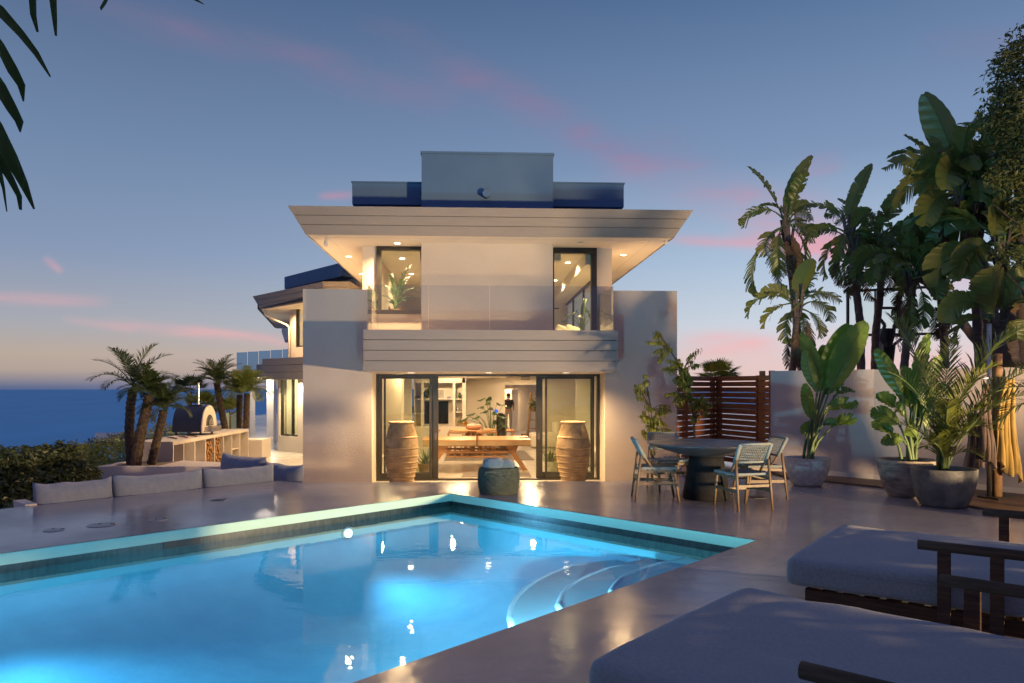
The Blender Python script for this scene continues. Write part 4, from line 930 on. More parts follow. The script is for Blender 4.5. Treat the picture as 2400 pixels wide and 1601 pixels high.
# counter with open bays
ct = cd(-7.2, 15.9); cn = thing('outdoor_counter', 'white outdoor kitchen counter with a row of open log bays', 'counter', (ct.x, ct.y, LOW))
f0, f1 = cd(-7.22, 15.9), cd(-7.37, 20.9); cu = (f1 - f0).normalized(); cw = Vector((-cu.y, cu.x, 0)); Lc = (f1 - f0).length
def cq(s, t): return v2(f0 + cu * s + cw * t)
def cseg(s0, s1, t0, t1, z0, z1, mb=None): return (mb or MB()).prism([cq(s0, t0), cq(s1, t0), cq(s1, t1), cq(s0, t1)], z0, z1)
obj('worktop', cseg(0, Lc, 0, .85, .265, .34), m_stucco, cn)
obj('end_panel', cseg(0, .045, .001, .85, LOW, .264), m_stucco, cn); obj('back_panel', cseg(.046, Lc - .05, .45, .85, LOW, .264), m_stucco, cn)
obj('end_panel', cseg(Lc - .045, Lc, .001, .85, LOW, .264), m_stucco, cn)
cuts = [405, 431, 457, 482, 503.5, 524.5, 543.5, 562.5, 583]
def cs(px):
    k = (px - 1200) / FPX; lo, hi = -1, 8
    for _ in range(50):
        m_ = (lo + hi) / 2; p = f0 + cu * m_
        if p.dot(CR) / p.dot(CF) < k: lo = m_
        else: hi = m_
    return lo
for px in cuts[1:-1]:
    s_ = cs(px); obj('divider', cseg(s_ - .02, s_ + .02, .001, .449, LOW, .264), m_stucco, cn)
obj('shelf', cseg(cs(543.5) + .021, cs(562.5) - .021, .01, .448, LOW + .38, LOW + .40), m_stucco, cn)
cend = thing('plinth', 'small white plinth block past the far end of the counter', 'plinth', (f1.x, f1.y, LOW)); obj('block', cseg(Lc + .05, Lc + .9, -.35, .3, LOW, .02), m_stucco, cend)
rng = random.Random(9)
for (pa_, pb_, hz, lb) in ((482, 503.5, .48, 'stack of split firewood filling the lower half of a counter bay'), (503.5, 524.5, .62, 'second stack of split firewood, in the bay to the right')):
    s0_, s1_ = cs(pa_) + .03, cs(pb_) - .03; mb = MB(); zz = LOW + .04
    while zz < LOW + hz + .25:
        s_ = s0_ + .03
        while s_ < s1_ - .02:
            r_ = rng.uniform(.022, .04); c0 = f0 + cu * s_ + cw * rng.uniform(.02, .08); c1 = c0 + cw * .3; z_ = zz + rng.uniform(-.01, .01)
            mb.tube([(c0.x, c0.y, z_), (c1.x, c1.y, z_)], r_, 5); s_ += r_ * 2.0
        zz += .06
    c0 = f0 + cu * s0_; tag(obj('firewood_stack', mb, m_brick, origin=(c0.x, c0.y, LOW)), lb, 'firewood', 'firewood stacks in the counter bays')
# pizza oven
o0, o1 = cd(-8.2, 18.45), cd(-7.5, 18.45)
ov = thing('pizza_oven', 'dark domed pizza oven with a pale arched front on the counter', 'oven', ((o0.x + o1.x) / 2, o0.y, .34))
ax = (o1 - o0).normalized(); dp = Vector((-ax.y, ax.x, 0))
def arch(w, h, n=20, z0=0.0): return [(w * math.cos(math.pi * i / n), z0 + h * math.sin(math.pi * i / n) ** .85) for i in range(n + 1)]
def shell(mb, prof, a, b, zc, cap=True):
    m_ = len(prof); vs = [Vector((q.x, q.y, zc)) + dp * u + Vector((0, 0, v)) for q in (a, b) for u, v in prof]
    fs = [(i, i + 1, m_ + i + 1, m_ + i) for i in range(m_ - 1)] + [(0, m_, 2 * m_ - 1, m_ - 1)]
    if cap: fs += [tuple(range(m_ - 1, -1, -1)), tuple(range(m_, 2 * m_))]
    return mb.add(vs, fs)
zb_ = .42
obj('hood', shell(MB(), arch(.44, .63), o0, o1, zb_), m_darkmetal, ov)
obj('front_plate', shell(MB(), arch(.448, .638), o1 + ax * .001, o1 + ax * .03, zb_ - .002), m_stucco, ov)
obj('mouth', shell(MB(), arch(.22, .27), o1 + ax * .031, o1 + ax * .034, zb_ + .14), m_groove, ov)
obj('door', shell(MB(), arch(.12, .16), o1 + ax * .035, o1 + ax * .07, zb_ + .16), m_steel, ov)
bx_ = MB(); s_ = o1 + ax * .031; q_ = o1 + ax * .20
bx_.prism([v2(s_ - dp * .3), v2(q_ - dp * .3), v2(q_ + dp * .3), v2(s_ + dp * .3)], zb_ - .0, zb_ + .12); obj('front_shelf', bx_, m_steel, ov)
mb = MB()
for a_ in (o0 + ax * .06, o1 - ax * .05):
    for b_ in (-.34, .34): q = a_ + dp * b_; obj('foot', MB().tube([(q.x, q.y, .34), (q.x, q.y, .42)], .028, 8), m_darkmetal, ov)
q = (o0 + o1) / 2; mb = MB().tube([(q.x + .1, q.y, 1.04), (q.x + .1, q.y, 1.62)], .024, 10); obj('flue', mb, m_steel, ov)
obj('flue_collar', MB().box(q.x - .12, q.x + .22, q.y - .1, q.y + .1, 1.035, 1.07), m_darkmetal, ov)
for i, (a, b_, L__) in enumerate((((-7.5, 16.7), (-7.8, 17.1), 1), ((-7.42, 17.05), (-7.7, 17.45), 1), ((-7.38, 17.5), (-7.55, 17.65), 0))):
    p, q = cd(*a), cd(*b_); mb = MB().beam((p.x, p.y, .357), (q.x, q.y, .357), .035, .02); r_ = q + (q - p).normalized() * .16
    mb.beam((q.x, q.y, .352), (r_.x, r_.y, .352), .13, .012)
    tag(obj('oven_tool', mb, m_rust, origin=(p.x, p.y, .34)), ('long wooden oven peel lying nearest the end of the counter', 'dark wooden oven peel lying on the counter beside the oven', 'short scraper lying between the peels and the oven feet')[i], 'oven tool', 'pizza tools on the counter')
# glass fence behind the planter
gf = thing('glass_fence', 'frameless glass fence panel behind the palm planter', 'glass fence', v2(cd(-8.35, 14.8)) + (LOW,))
for (a, b_) in (((-8.35, 14.8), (-8.24, 15.75)), ((-8.235, 15.8), (-8.25, 17.6)), ((-8.25, 17.65), (-8.35, 19.6)), ((-8.35, 19.65), (-8.4, 21.6))):
    mb = MB().prism(thickline([cd(*a), cd(*b_)], .012), LOW, .47); obj('glass_panel', mb, m_glass_d, gf)
gf = thing('glass_fence', 'pale green frosted glass fence beyond the far end of the counter', 'glass fence', v2(cd(-8.6, 23)) + (LOW,))
m_aqua = mat('frosted_aqua_glass', (.34, .44, .38), .4, c2=(.30, .40, .35), transl=.3)
for k in range(3):
    a, b_ = pt(524 + k * 14, 900, 23 + k), pt(537 + k * 14, 900, 23.6 + k); obj('glass_panel', MB().prism(thickline([a, b_], .012), LOW, .70), m_aqua, gf)
# ================================================================== HEDGES
rng = random.Random(12)
def hedge(name, lst, n, size, m, label, seed, group='shrubs on the slope beyond the terrace', asp=.5):
    rng = random.Random(seed); c = lst[0]; t = thing(name, label, 'shrub', (c[0], c[1], c[2] - c[5] - .3), 0, group)
    mb = MB(); leafcloud(mb, blobs(lst), n, size, rng, asp, .25, .12); obj('foliage', mb, m, t)
    st = MB()
    for k in range(14):
        b = Vector((c[0] + rng.uniform(-.25, .25), c[1] + rng.uniform(-.3, .3), c[2] - c[5] - .3)); L_ = rng.choice(lst); e = Vector((L_[0] + rng.uniform(-.8, .8) * L_[3], L_[1] + rng.uniform(-.8, .8) * L_[4], L_[2] + rng.uniform(-.3, .8) * L_[5]))
        m_ = b.lerp(e, .5) + Vector((rng.uniform(-.2, .2), rng.uniform(-.2, .2), .1)); st.tube([b, b.lerp(m_, .5) + Vector((rng.uniform(-.1, .1), 0, 0)), m_, e], [.035, .028, .018, .006], 5)
    obj('stem', st, m_rust, t, smooth=True); return t
def hb_(px, py, d, rx, rz, ry=.6): p = pt(px, py, d); return (p.x, p.y, p.z, rx * d / FPX, ry, rz * d / FPX, .35)
hedge('shrub', [hb_(-40, 1120, 12.2, 70, 75), hb_(20, 1100, 12.4, 55, 55), hb_(40, 1150, 12.2, 45, 40), hb_(-20, 1180, 12, 60, 40)], 3400, .12, m_hedge, 'dense dark large-leaved shrub at the left edge', 31)
hedge('shrub', [hb_(85, 1095, 13, 48, 45), hb_(120, 1130, 12.9, 45, 40), hb_(70, 1140, 12.9, 40, 35)], 2400, .12, m_hedge, 'dark open-branched shrub with bare stems, second from the left edge', 32)
hedge('shrub', [hb_(150, 1085, 13.6, 45, 45), hb_(185, 1110, 13.5, 42, 42), hb_(120, 1060, 13.7, 35, 22)], 2400, .12, m_hedge, 'dark rounded shrub just left of the glass fence', 33)
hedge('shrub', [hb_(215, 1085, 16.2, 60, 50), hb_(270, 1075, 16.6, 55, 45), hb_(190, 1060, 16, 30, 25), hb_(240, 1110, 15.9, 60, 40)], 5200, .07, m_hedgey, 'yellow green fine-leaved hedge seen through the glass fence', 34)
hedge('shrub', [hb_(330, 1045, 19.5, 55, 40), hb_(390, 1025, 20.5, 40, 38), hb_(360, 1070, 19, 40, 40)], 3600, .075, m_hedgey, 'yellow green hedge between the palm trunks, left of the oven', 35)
hedge('shrub', [hb_(300, 1025, 24, 40, 12), hb_(250, 1038, 24, 45, 10)], 1600, .07, m_hedge, 'low dark strip of planting on the far neighbouring roof', 36)
hedge('shrub', [hb_(50, 1215, 11.2, 60, 45, .4), hb_(10, 1250, 10.8, 60, 60, .4), hb_(120, 1200, 11.8, 50, 30, .4)], 2600, .11, m_hedge, 'dark low undergrowth below the deck corner at the left', 37)
nb = thing('neighbour_roof', 'pale flat neighbouring roof just showing above the hedge', 'roof', tuple(pt(260, 1040, 26)))
obj('slab', MB().prism([v2(pt(222, 900, 26)), v2(pt(292, 900, 27)), v2(pt(300, 900, 31)), v2(pt(222, 900, 31))], -.55, -.38), m_stucco, nb)
# fan palms and pine sprays behind the counter
def fanpalm(c, r, nfan, label, seed, m, base_z, cat='palm tree', group=None):
    rng = random.Random(seed); t = thing('fan_palm', label, cat, (c.x, c.y, base_z), 0, group); lf, st = MB(), MB()
    for k in range(nfan):
        a = k * 2.4; el = rng.uniform(.1, 1.3); d = Vector((math.cos(a) * math.cos(el), math.sin(a) * math.cos(el), math.sin(el))); hub = c + d * r * .45
        st.tube([c, hub], [.012, .008], 5, cap=False)
        sd = d.cross(Vector((0, 0, 1))).normalized(); up = sd.cross(d)
        for j in range(22):
            b = -1.5 + 3.0 * j / 21; dd_ = (d * math.cos(b) + sd * math.sin(b)).normalized(); l = r * .6 * (1 - .15 * abs(b)) * rng.uniform(.9, 1.1); w = up.cross(dd_).normalized() * r * .03
            e = hub + dd_ * l - Vector((0, 0, l * .12)); mid = hub + dd_ * l * .55 + up * .01
            lf.add([hub - w * .3, hub + w * .3, mid + w, mid - w, e], [(0, 1, 2, 3), (3, 2, 4)])
    obj('fronds', lf, m, t); st.tube([Vector((c.x, c.y, base_z)), c], [.09, .08], 8); obj('trunk', st, m_trunk, t, smooth=True)
fanpalm(pt(536, 975, 24), .75, 11, 'pale green fan palm behind the bent palm trunk', 41, m_palmpot, -.9)
fanpalm(pt(470, 965, 22.5), .8, 12, 'yellow green fan palm whose leaves show above the pizza oven', 42, m_palmpot, -.9)
fanpalm(pt(1685, 893, 19), .72, 16, 'round fan palm crown showing above the slatted fence', 43, m_palmpot, -.6)
fanpalm(pt(445, 925, 26), .9, 12, 'dark shaggy fan palm beyond the oven flue', 44, m_palm, -2)
# ================================================================== FENCE
def slatfence(p0, p1, z0, ztop_, pitch, hgt, m, label, cat='fence', posts=()):
    t = thing('slat_fence', label, cat, (p0.x, p0.y, z0), 0, 'slatted timber fence sections'); zz = z0 + .05; u = (p1 - p0).normalized(); nv = Vector((u.y, -u.x, 0)); nv = nv if nv.y < 0 else -nv
    mb = MB()
    while zz + hgt <= ztop_ + .005:
        mb.prism([v2(p0), v2(p1), v2(p1 + nv * .022), v2(p0 + nv * .022)], zz, zz + hgt); zz += pitch
    obj('slats', mb, m, t)
    for s in posts:
        q = p0 + (p1 - p0) * s; pm = MB().prism([v2(q - u * .04 - nv * .003), v2(q + u * .04 - nv * .003), v2(q + u * .04 - nv * .08), v2(q - u * .04 - nv * .08)], z0, ztop_); obj('post', pm, m, t)
    return t
fA, fB, fC = pt(1586, 900, 13.75), pt(1677, 900, 14.95), pt(1777, 900, 13.7)
slatfence(fA, fB, .0, 1.72, .105, .088, m_fence, 'dark red timber fence section running from the house to the inner corner', posts=(.25, .97))
slatfence(fB + Vector((.02, 0, 0)), fC, .0, 1.72, .105, .088, m_fence, 'dark red timber fence section between the inner corner and the orange end panel', posts=(.03, .97))
slatfence(fC + Vector((.01, -.02, 0)), pt(1807, 900, 13.3), .0, 1.80, .105, .09, m_fence2, 'narrow orange timber end panel butting against the white garden wall', posts=(.1, .9))
# ================================================================== BASKETBALL HOOP
hp = pt(2072, 868, 17.5); hoop = thing('basketball_hoop', 'black basketball pole with clear backboard standing beyond the wall', 'basketball hoop', (hp.x, hp.y, -.6))
def P(px, py, d=17.5): return pt(px, py, d)
obj('pole', MB().beam((hp.x, hp.y, -.6), P(2076, 770), .20), m_black, hoop)
u = CR
c00, c10, c11, c01 = P(1987, 786), P(2211, 782), P(2211, 671), P(1987, 683)
fr = MB()
for a, b_ in ((c00, c10), (c10, c11), (c11, c01), (c01, c00)): fr.beam(a, b_, .05, .06)
fr.beam(P(2051, 680), P(2051, 735), .03); fr.beam(P(2051, 722), P(2110, 722), .06)
fr.beam(P(2110, 680), P(2110, 735), .03)
obj('backboard_frame', fr, m_steel if 0 else m_black, hoop)
obj('backboard', MB().add([c00 + CF * .01, c10 + CF * .01, c11 + CF * .01, c01 + CF * .01], [(0, 1, 2, 3)]), m_glass, hoop)
ar = MB()
for pth in (((2060, 745), (2074, 762), (2066, 785), (2080, 812)), ((2112, 745), (2096, 762), (2094, 785), (2086, 812)), ((2055, 786), (2072, 806)), ((2112, 795), (2095, 808), (2090, 850)), ((2064, 852), (2070, 835))):
    for a, b_ in zip(pth[:-1], pth[1:]): ar.beam(P(*a, 17.3), P(*b_, 17.3), .06)
obj('arm', ar, m_black, hoop)
rm = MB(); c = P(2104, 790, 17.2) ; c = c - CF * .35
rm.tube([c + Vector((.22 * math.cos(a * .314), .22 * math.sin(a * .314), 0)) for a in range(21)], .012, 6); obj('rim', rm, m_rust, hoop)
nt_ = MB()
for a in range(12):
    for sg in (-1, 1):
        pts_ = [c + Vector(((.22 - .025 * k) * math.cos(a * .5236 + sg * k * .26), (.22 - .025 * k) * math.sin(a * .5236 + sg * k * .26), -.09 * k)) for k in range(5)]
        nt_.tube(pts_, .006, 4, cap=False)
obj('net', nt_, m_white, hoop)
# ================================================================== POTS WITH PLANTS ON THE DECK
def pot(t, c, r, h, m, rb=None, rimw=.03, rest=.0):
    rb = rb or r * .62; prof = [(rb * .9, 0), (rb, .01)]
    for i in range(1, 13):
        u = i / 12; prof.append((rb + (r - rb) * math.sin(u * math.pi / 2) ** .8, .01 + (h - .01) * u))
    prof += [(r + .005, h + .008), (r - rimw, h + .01), (r - rimw - .01, h - .03), (r - rimw - .03, h - .09)]
    mb = MB(); n = 44; mb.lathe(prof, n, c, wob=lambda a, z: .006 * math.sin(3 * a + z * 9)); mb.f = mb.f[:-1]
    obj('pot', mb, m, t, smooth=True); obj('soil', MB().tube([(c[0], c[1], c[2] + h - .1), (c[0], c[1], c[2] + h - .06)], r - rimw - .02, 24), m_soil, t)
def paddle_pot(c, r, h, m, label, cat, d, leaves, seed):
    rng = random.Random(seed); t = thing('potted_plant', label, cat, tuple(c), 0, 'large potted plants along the garden wall'); pot(t, c, r, h, m)
    lf, st = MB(), MB(); s = d / FPX; z0 = c[2] + h - .07
    for (px, py, bx_, by_, dep, Wd, tat, lean) in leaves:   # tip px, blade-base px
        tip, bb = pt(px, py, d + dep), pt(bx_, by_, d + dep * .5); b0 = Vector((c[0] + (bb.x - c[0]) * .18 + rng.uniform(-.05, .05), c[1] + rng.uniform(-.1, .1), z0))
        mid = b0.lerp(bb, .5) + Vector(((bb.x - b0.x) * -.12, 0, .05)); st.tube([b0, b0.lerp(mid, .5) + Vector((0, 0, .02)), mid, mid.lerp(bb, .5), bb], [.026, .022, .018, .015, .012], 6, cap=False)
        vec = tip - bb; azv = math.atan2(vec.y, vec.x); elv = math.atan2(vec.z, math.hypot(vec.x, vec.y)); dr = lean
        big_leaf(lf, st, bb, azv, min(1.5, elv + dr * .6), .03, vec.length * 1.03, Wd * 1.0, dr, rng, tat, 0, rng.uniform(.2, .5))
    obj('leaves', lf, m_leafp, t, smooth=True); obj('leaf_stalk', st, m_stem, t, smooth=True); return t
c1 = pt(1892, 908, 11.42); c1.z = 0
paddle_pot(c1, .335, .42, m_pot1, 'speckled pale round pot with one tall upright bird of paradise plant', 'potted plant', 11.42,
    [(2018, 760, 1945, 915, -.05, .52, .04, .1), (1978, 765, 1930, 915, .1, .50, 0, .15), (1898, 785, 1915, 925, .1, .34, 0, .15), (1882, 830, 1915, 915, -.1, .26, 0, -.2),
     (1930, 815, 1925, 910, .25, .3, 0, .1), (1890, 905, 1900, 985, -.1, .22, 0, .1), (1998, 930, 1932, 965, -.15, .32, .5, .7), (1962, 880, 1930, 930, .2, .30, .3, .5), (1996, 970, 1950, 1000, -.1, .24, .2, .8),
     (1885, 1010, 1905, 985, 0, .24, .1, .6), (1955, 985, 1925, 1000, -.2, .2, .2, .7), (1992, 905, 1955, 930, .1, .26, .4, .6)], 51)
pp1 = [o for o in bpy.data.objects if o.name.startswith('potted_plant') and o.type == 'EMPTY'][-1]
pp2 = dup(pp1, (7.15, 6.75, 0), 1.3, 'speckled pale pot with a tall paddle plant standing beyond the daybeds'); pp2.scale = (.8, .8, .95)
c2 = pt(2127, 908, 10.3); c2.z = 0
paddle_pot(c2, .385, .50, m_pot2, 'weathered brown ringed pot with a bushy bird of paradise plant, behind the grey pot', 'potted plant', 10.3,
    [(2065, 822, 2115, 930, 0, .28, 0, .15), (2158, 790, 2150, 935, 0, .3, 0, .1), (2125, 865, 2145, 945, .1, .32, 0, .2), (2185, 840, 2165, 960, -.1, .40, .05, .2), (2205, 900, 2160, 985, .1, .40, .1, .3),
     (2056, 950, 2110, 1000, -.1, .30, .2, .6), (2072, 918, 2125, 985, .1, .34, .2, .5), (2055, 985, 2095, 1020, .1, .24, .1, .6), (2070, 1020, 2120, 1035, -.15, .22, .1, .7), (2195, 950, 2170, 1010, -.1, .30, .2, .5), (2130, 1000, 2150, 1030, -.2, .22, 0, .5),
     (2095, 880, 2135, 960, .15, .26, .1, .2), (2170, 880, 2150, 985, .2, .36, 0, .3)], 52)
c3 = pt(2211, 908, 9.45); c3.z = 0
t = thing('potted_plant', 'big grey glazed pot holding a feathery arching palm, nearest of the large pots', 'potted plant', tuple(c3), 0, 'large potted plants along the garden wall'); pot(t, c3, .378, .47, m_pot3, rb=.26)
rng = random.Random(61); lf, st = MB(), MB(); b0 = c3 + Vector((-.02, 0, .4)); s = 9.45 / FPX
for (px, py, dep, dr, nl, ll) in ((2175, 730, .2, .5, 44, .34), (2365, 770, .1, .75, 46, .40), (2430, 900, -.2, 1.0, 46, .40), (2250, 830, -.3, .8, 40, .3), (2480, 830, .3, .9, 46, .4), (2130, 840, -.2, .9, 36, .3), (2120, 960, .1, 1.2, 34, .28), (2300, 900, -.5, 1.2, 36, .3),
                                    (2330, 980, .3, 1.3, 36, .3), (2215, 900, -.6, 1.2, 34, .28), (2160, 1020, -.3, 1.5, 30, .24), (2290, 1050, -.3, 1.5, 30, .24), (2230, 800, .5, .6, 36, .3), (2270, 980, -.6, 1.4, 30, .26), (2200, 1000, -.5, 1.5, 30, .24)):
    tip = pt(px, py, 9.45 + dep); vec = tip - b0; azv = math.atan2(vec.y, vec.x); elv = math.atan2(vec.z, math.hypot(vec.x, vec.y))
    frond(lf, st, b0 + Vector((rng.uniform(-.04, .04), rng.uniform(-.05, .05), 0)), azv, min(1.5, elv + dr * .5), vec.length * 1.08, dr, rng, nl, ll, .022, .5, .24, .25, .4)
obj('fronds', lf, m_palmpot, t); obj('leaf_stalk', st, m_stem, t, smooth=True)
mb = MB()
for k in range(6): a = k * 1.05; mb.tube([b0 + Vector((.05 * math.cos(a), .05 * math.sin(a), -.05)), b0 + Vector((.08 * math.cos(a) + .04, .08 * math.sin(a), .55))], [.025, .014], 6)
obj('cane', mb, m_stem, t, smooth=True)
# palm fronds reaching in at the right edge
c5 = pt(2560, 1000, 8.6); t = thing('feather_palm', 'dark feathery palm frond reaching in from the right edge in front of the towels', 'palm tree', (c5.x, c5.y, .0)); lf, st = MB(), MB()
for (px, py, dep, dr) in ((2330, 905, 0, .9), (2365, 850, .2, .8), (2350, 960, -.2, 1.1), (2600, 700, 0, .6), (2700, 850, 0, .9)):
    b0 = c5 + Vector((0, 0, .1)); tip = pt(px, py, 8.6 + dep); vec = tip - b0; azv = math.atan2(vec.y, vec.x); elv = math.atan2(vec.z, math.hypot(vec.x, vec.y))
    frond(lf, st, b0, azv, min(1.5, elv + dr * .5), vec.length * 1.08, dr, rng, 40, .34, .024, .4, .2, .3, .4)
obj('fronds', lf, m_palm, t); obj('leaf_stalk', st, m_stem, t, smooth=True); mb = MB().tube([(c5.x, c5.y, 0), (c5.x, c5.y, c5.z + .1)], [.09, .07], 10); obj('trunk', mb, m_trunk, t, smooth=True)
# ================================================================== PEACH TREES, SUCCULENT BOWL
def peach(trunk_pix, d, clumps, n, label, seed, potted=False, zb=0):
    rng = random.Random(seed); path = [pt(x, y, d) for x, y in trunk_pix]; base = Vector((path[0].x, path[0].y, zb))
    t = thing('fruit_tree', label, 'tree', tuple(base), 0, 'young fruit trees beside the house wall'); tr = MB(); tr.tube([base] + path, [.022] + [.02 - .012 * i / len(path) for i in range(len(path))], 7)
    lf = MB()
    for (cx, cy, rx, ry) in clumps:
        root = min(path, key=lambda p: (p - pt(cx, cy + ry * 1.2, d)).length)
        for k in range(max(3, int(n * rx * ry / 900))):
            tx, ty = cx + rng.gauss(0, rx * .5), cy + rng.gauss(0, ry * .55); e = pt(tx, ty, d + rng.uniform(-.35, .35)); m_ = root.lerp(e, .55) + Vector((0, 0, .05))
            tr.tube([root, m_, e], [.008, .005, .002], 4, cap=False)
            for j in range(26):
                q = root.lerp(m_, j / 13) if j < 13 * .3 else m_.lerp(e, (j % 26) / 26)
                a = rng.uniform(0, 6.28); L_ = rng.uniform(.07, .12); dd_ = Vector((math.cos(a), math.sin(a), rng.uniform(-.1, .6))).normalized()
                b_ = q + dd_ * L_ * .45; c_ = b_ + (dd_ * .35 + Vector((0, 0, -1))).normalized() * L_ * .4; e_ = c_ + (dd_ * -.35 + Vector((0, 0, -1))).normalized() * L_ * .35
                w = dd_.cross(Vector((0, 0, 1))).normalized() * L_ * .11
                lf.add([q, b_ + w, b_ - w, c_ + w * .9, c_ - w * .9, e_], [(0, 1, 2), (1, 3, 4, 2), (3, 5, 4)])
    obj('trunk', tr, m_chairw, t, smooth=True); obj('leaves', lf, m_peach, t, smooth=True); return t
peach([(1628, 1030), (1626, 985), (1616, 930), (1600, 870), (1570, 820)], 13.0, [(1528, 790, 16, 18), (1548, 820, 24, 26), (1575, 855, 32, 32), (1605, 885, 30, 34), (1628, 840, 12, 34), (1600, 930, 26, 26), (1640, 945, 28, 26), (1570, 935, 14, 18), (1660, 960, 16, 16)], 15,
      'taller young fruit tree with curled yellow green leaves, in front of the timber fence', 71)
peach([(1528, 1060), (1530, 1010), (1526, 960), (1515, 900)], 13.3, [(1512, 890, 9, 16), (1504, 925, 18, 22), (1520, 965, 26, 24), (1545, 1000, 30, 24), (1518, 1015, 20, 20), (1560, 965, 18, 14), (1530, 1040, 22, 12)], 15,
      'shorter bushy fruit tree with curled leaves, close to the white house wall', 72, zb=-.5)
def rosette(lf, c, n, L_, wdt, rng, el0=.3, el1=1.4, curl=.25, th=.02):
    for k in range(n):
        a = k * 2.4 + rng.uniform(-.2, .2); e = lerp(el0, el1, k / n) + rng.uniform(-.12, .12); l = L_ * rng.uniform(.75, 1.1) * (1 if k < n * .8 else .75)
        p, _, _ = curve_path(c, a, e, l, 6, -curl if e < .8 else curl * .3); sd = Vector((-math.sin(a), math.cos(a), 0)); vs = []
        for i, q in enumerate(p):
            w = wdt * (1 - (i / 6) ** 1.6) * (.75 + .5 * math.sin(math.pi * min(1, i / 4))); up = Vector((0, 0, 1)) * th * (1 - i / 6)
            vs += [q - sd * w / 2 + up * .8, q - up, q + sd * w / 2 + up * .8]
        lf.add(vs, [(3 * i + a_, 3 * i + a_ + 1, 3 * i + a_ + 4, 3 * i + a_ + 3) for i in range(6) for a_ in (0, 1)] + [(3 * i + 2, 3 * i, 3 * i + 3, 3 * i + 5) for i in range(6)])
cB = pt(1577, 908, 12.75); cB.z = 0; t = thing('succulent_bowl', 'pale bowl of striped spiky succulents behind the dining chairs', 'potted plant', tuple(cB))
pot(t, cB, .19, .30, m_pot1, rb=.11, rimw=.02); lf = MB(); rng = random.Random(4)
for k in range(5): rosette(lf, cB + Vector((.1 * math.cos(k * 1.256), .08 * math.sin(k * 1.256), .22)), 12, .16, .035, rng, .4, 1.4, .2)
obj('leaves', lf, m_agave, t, smooth=True)
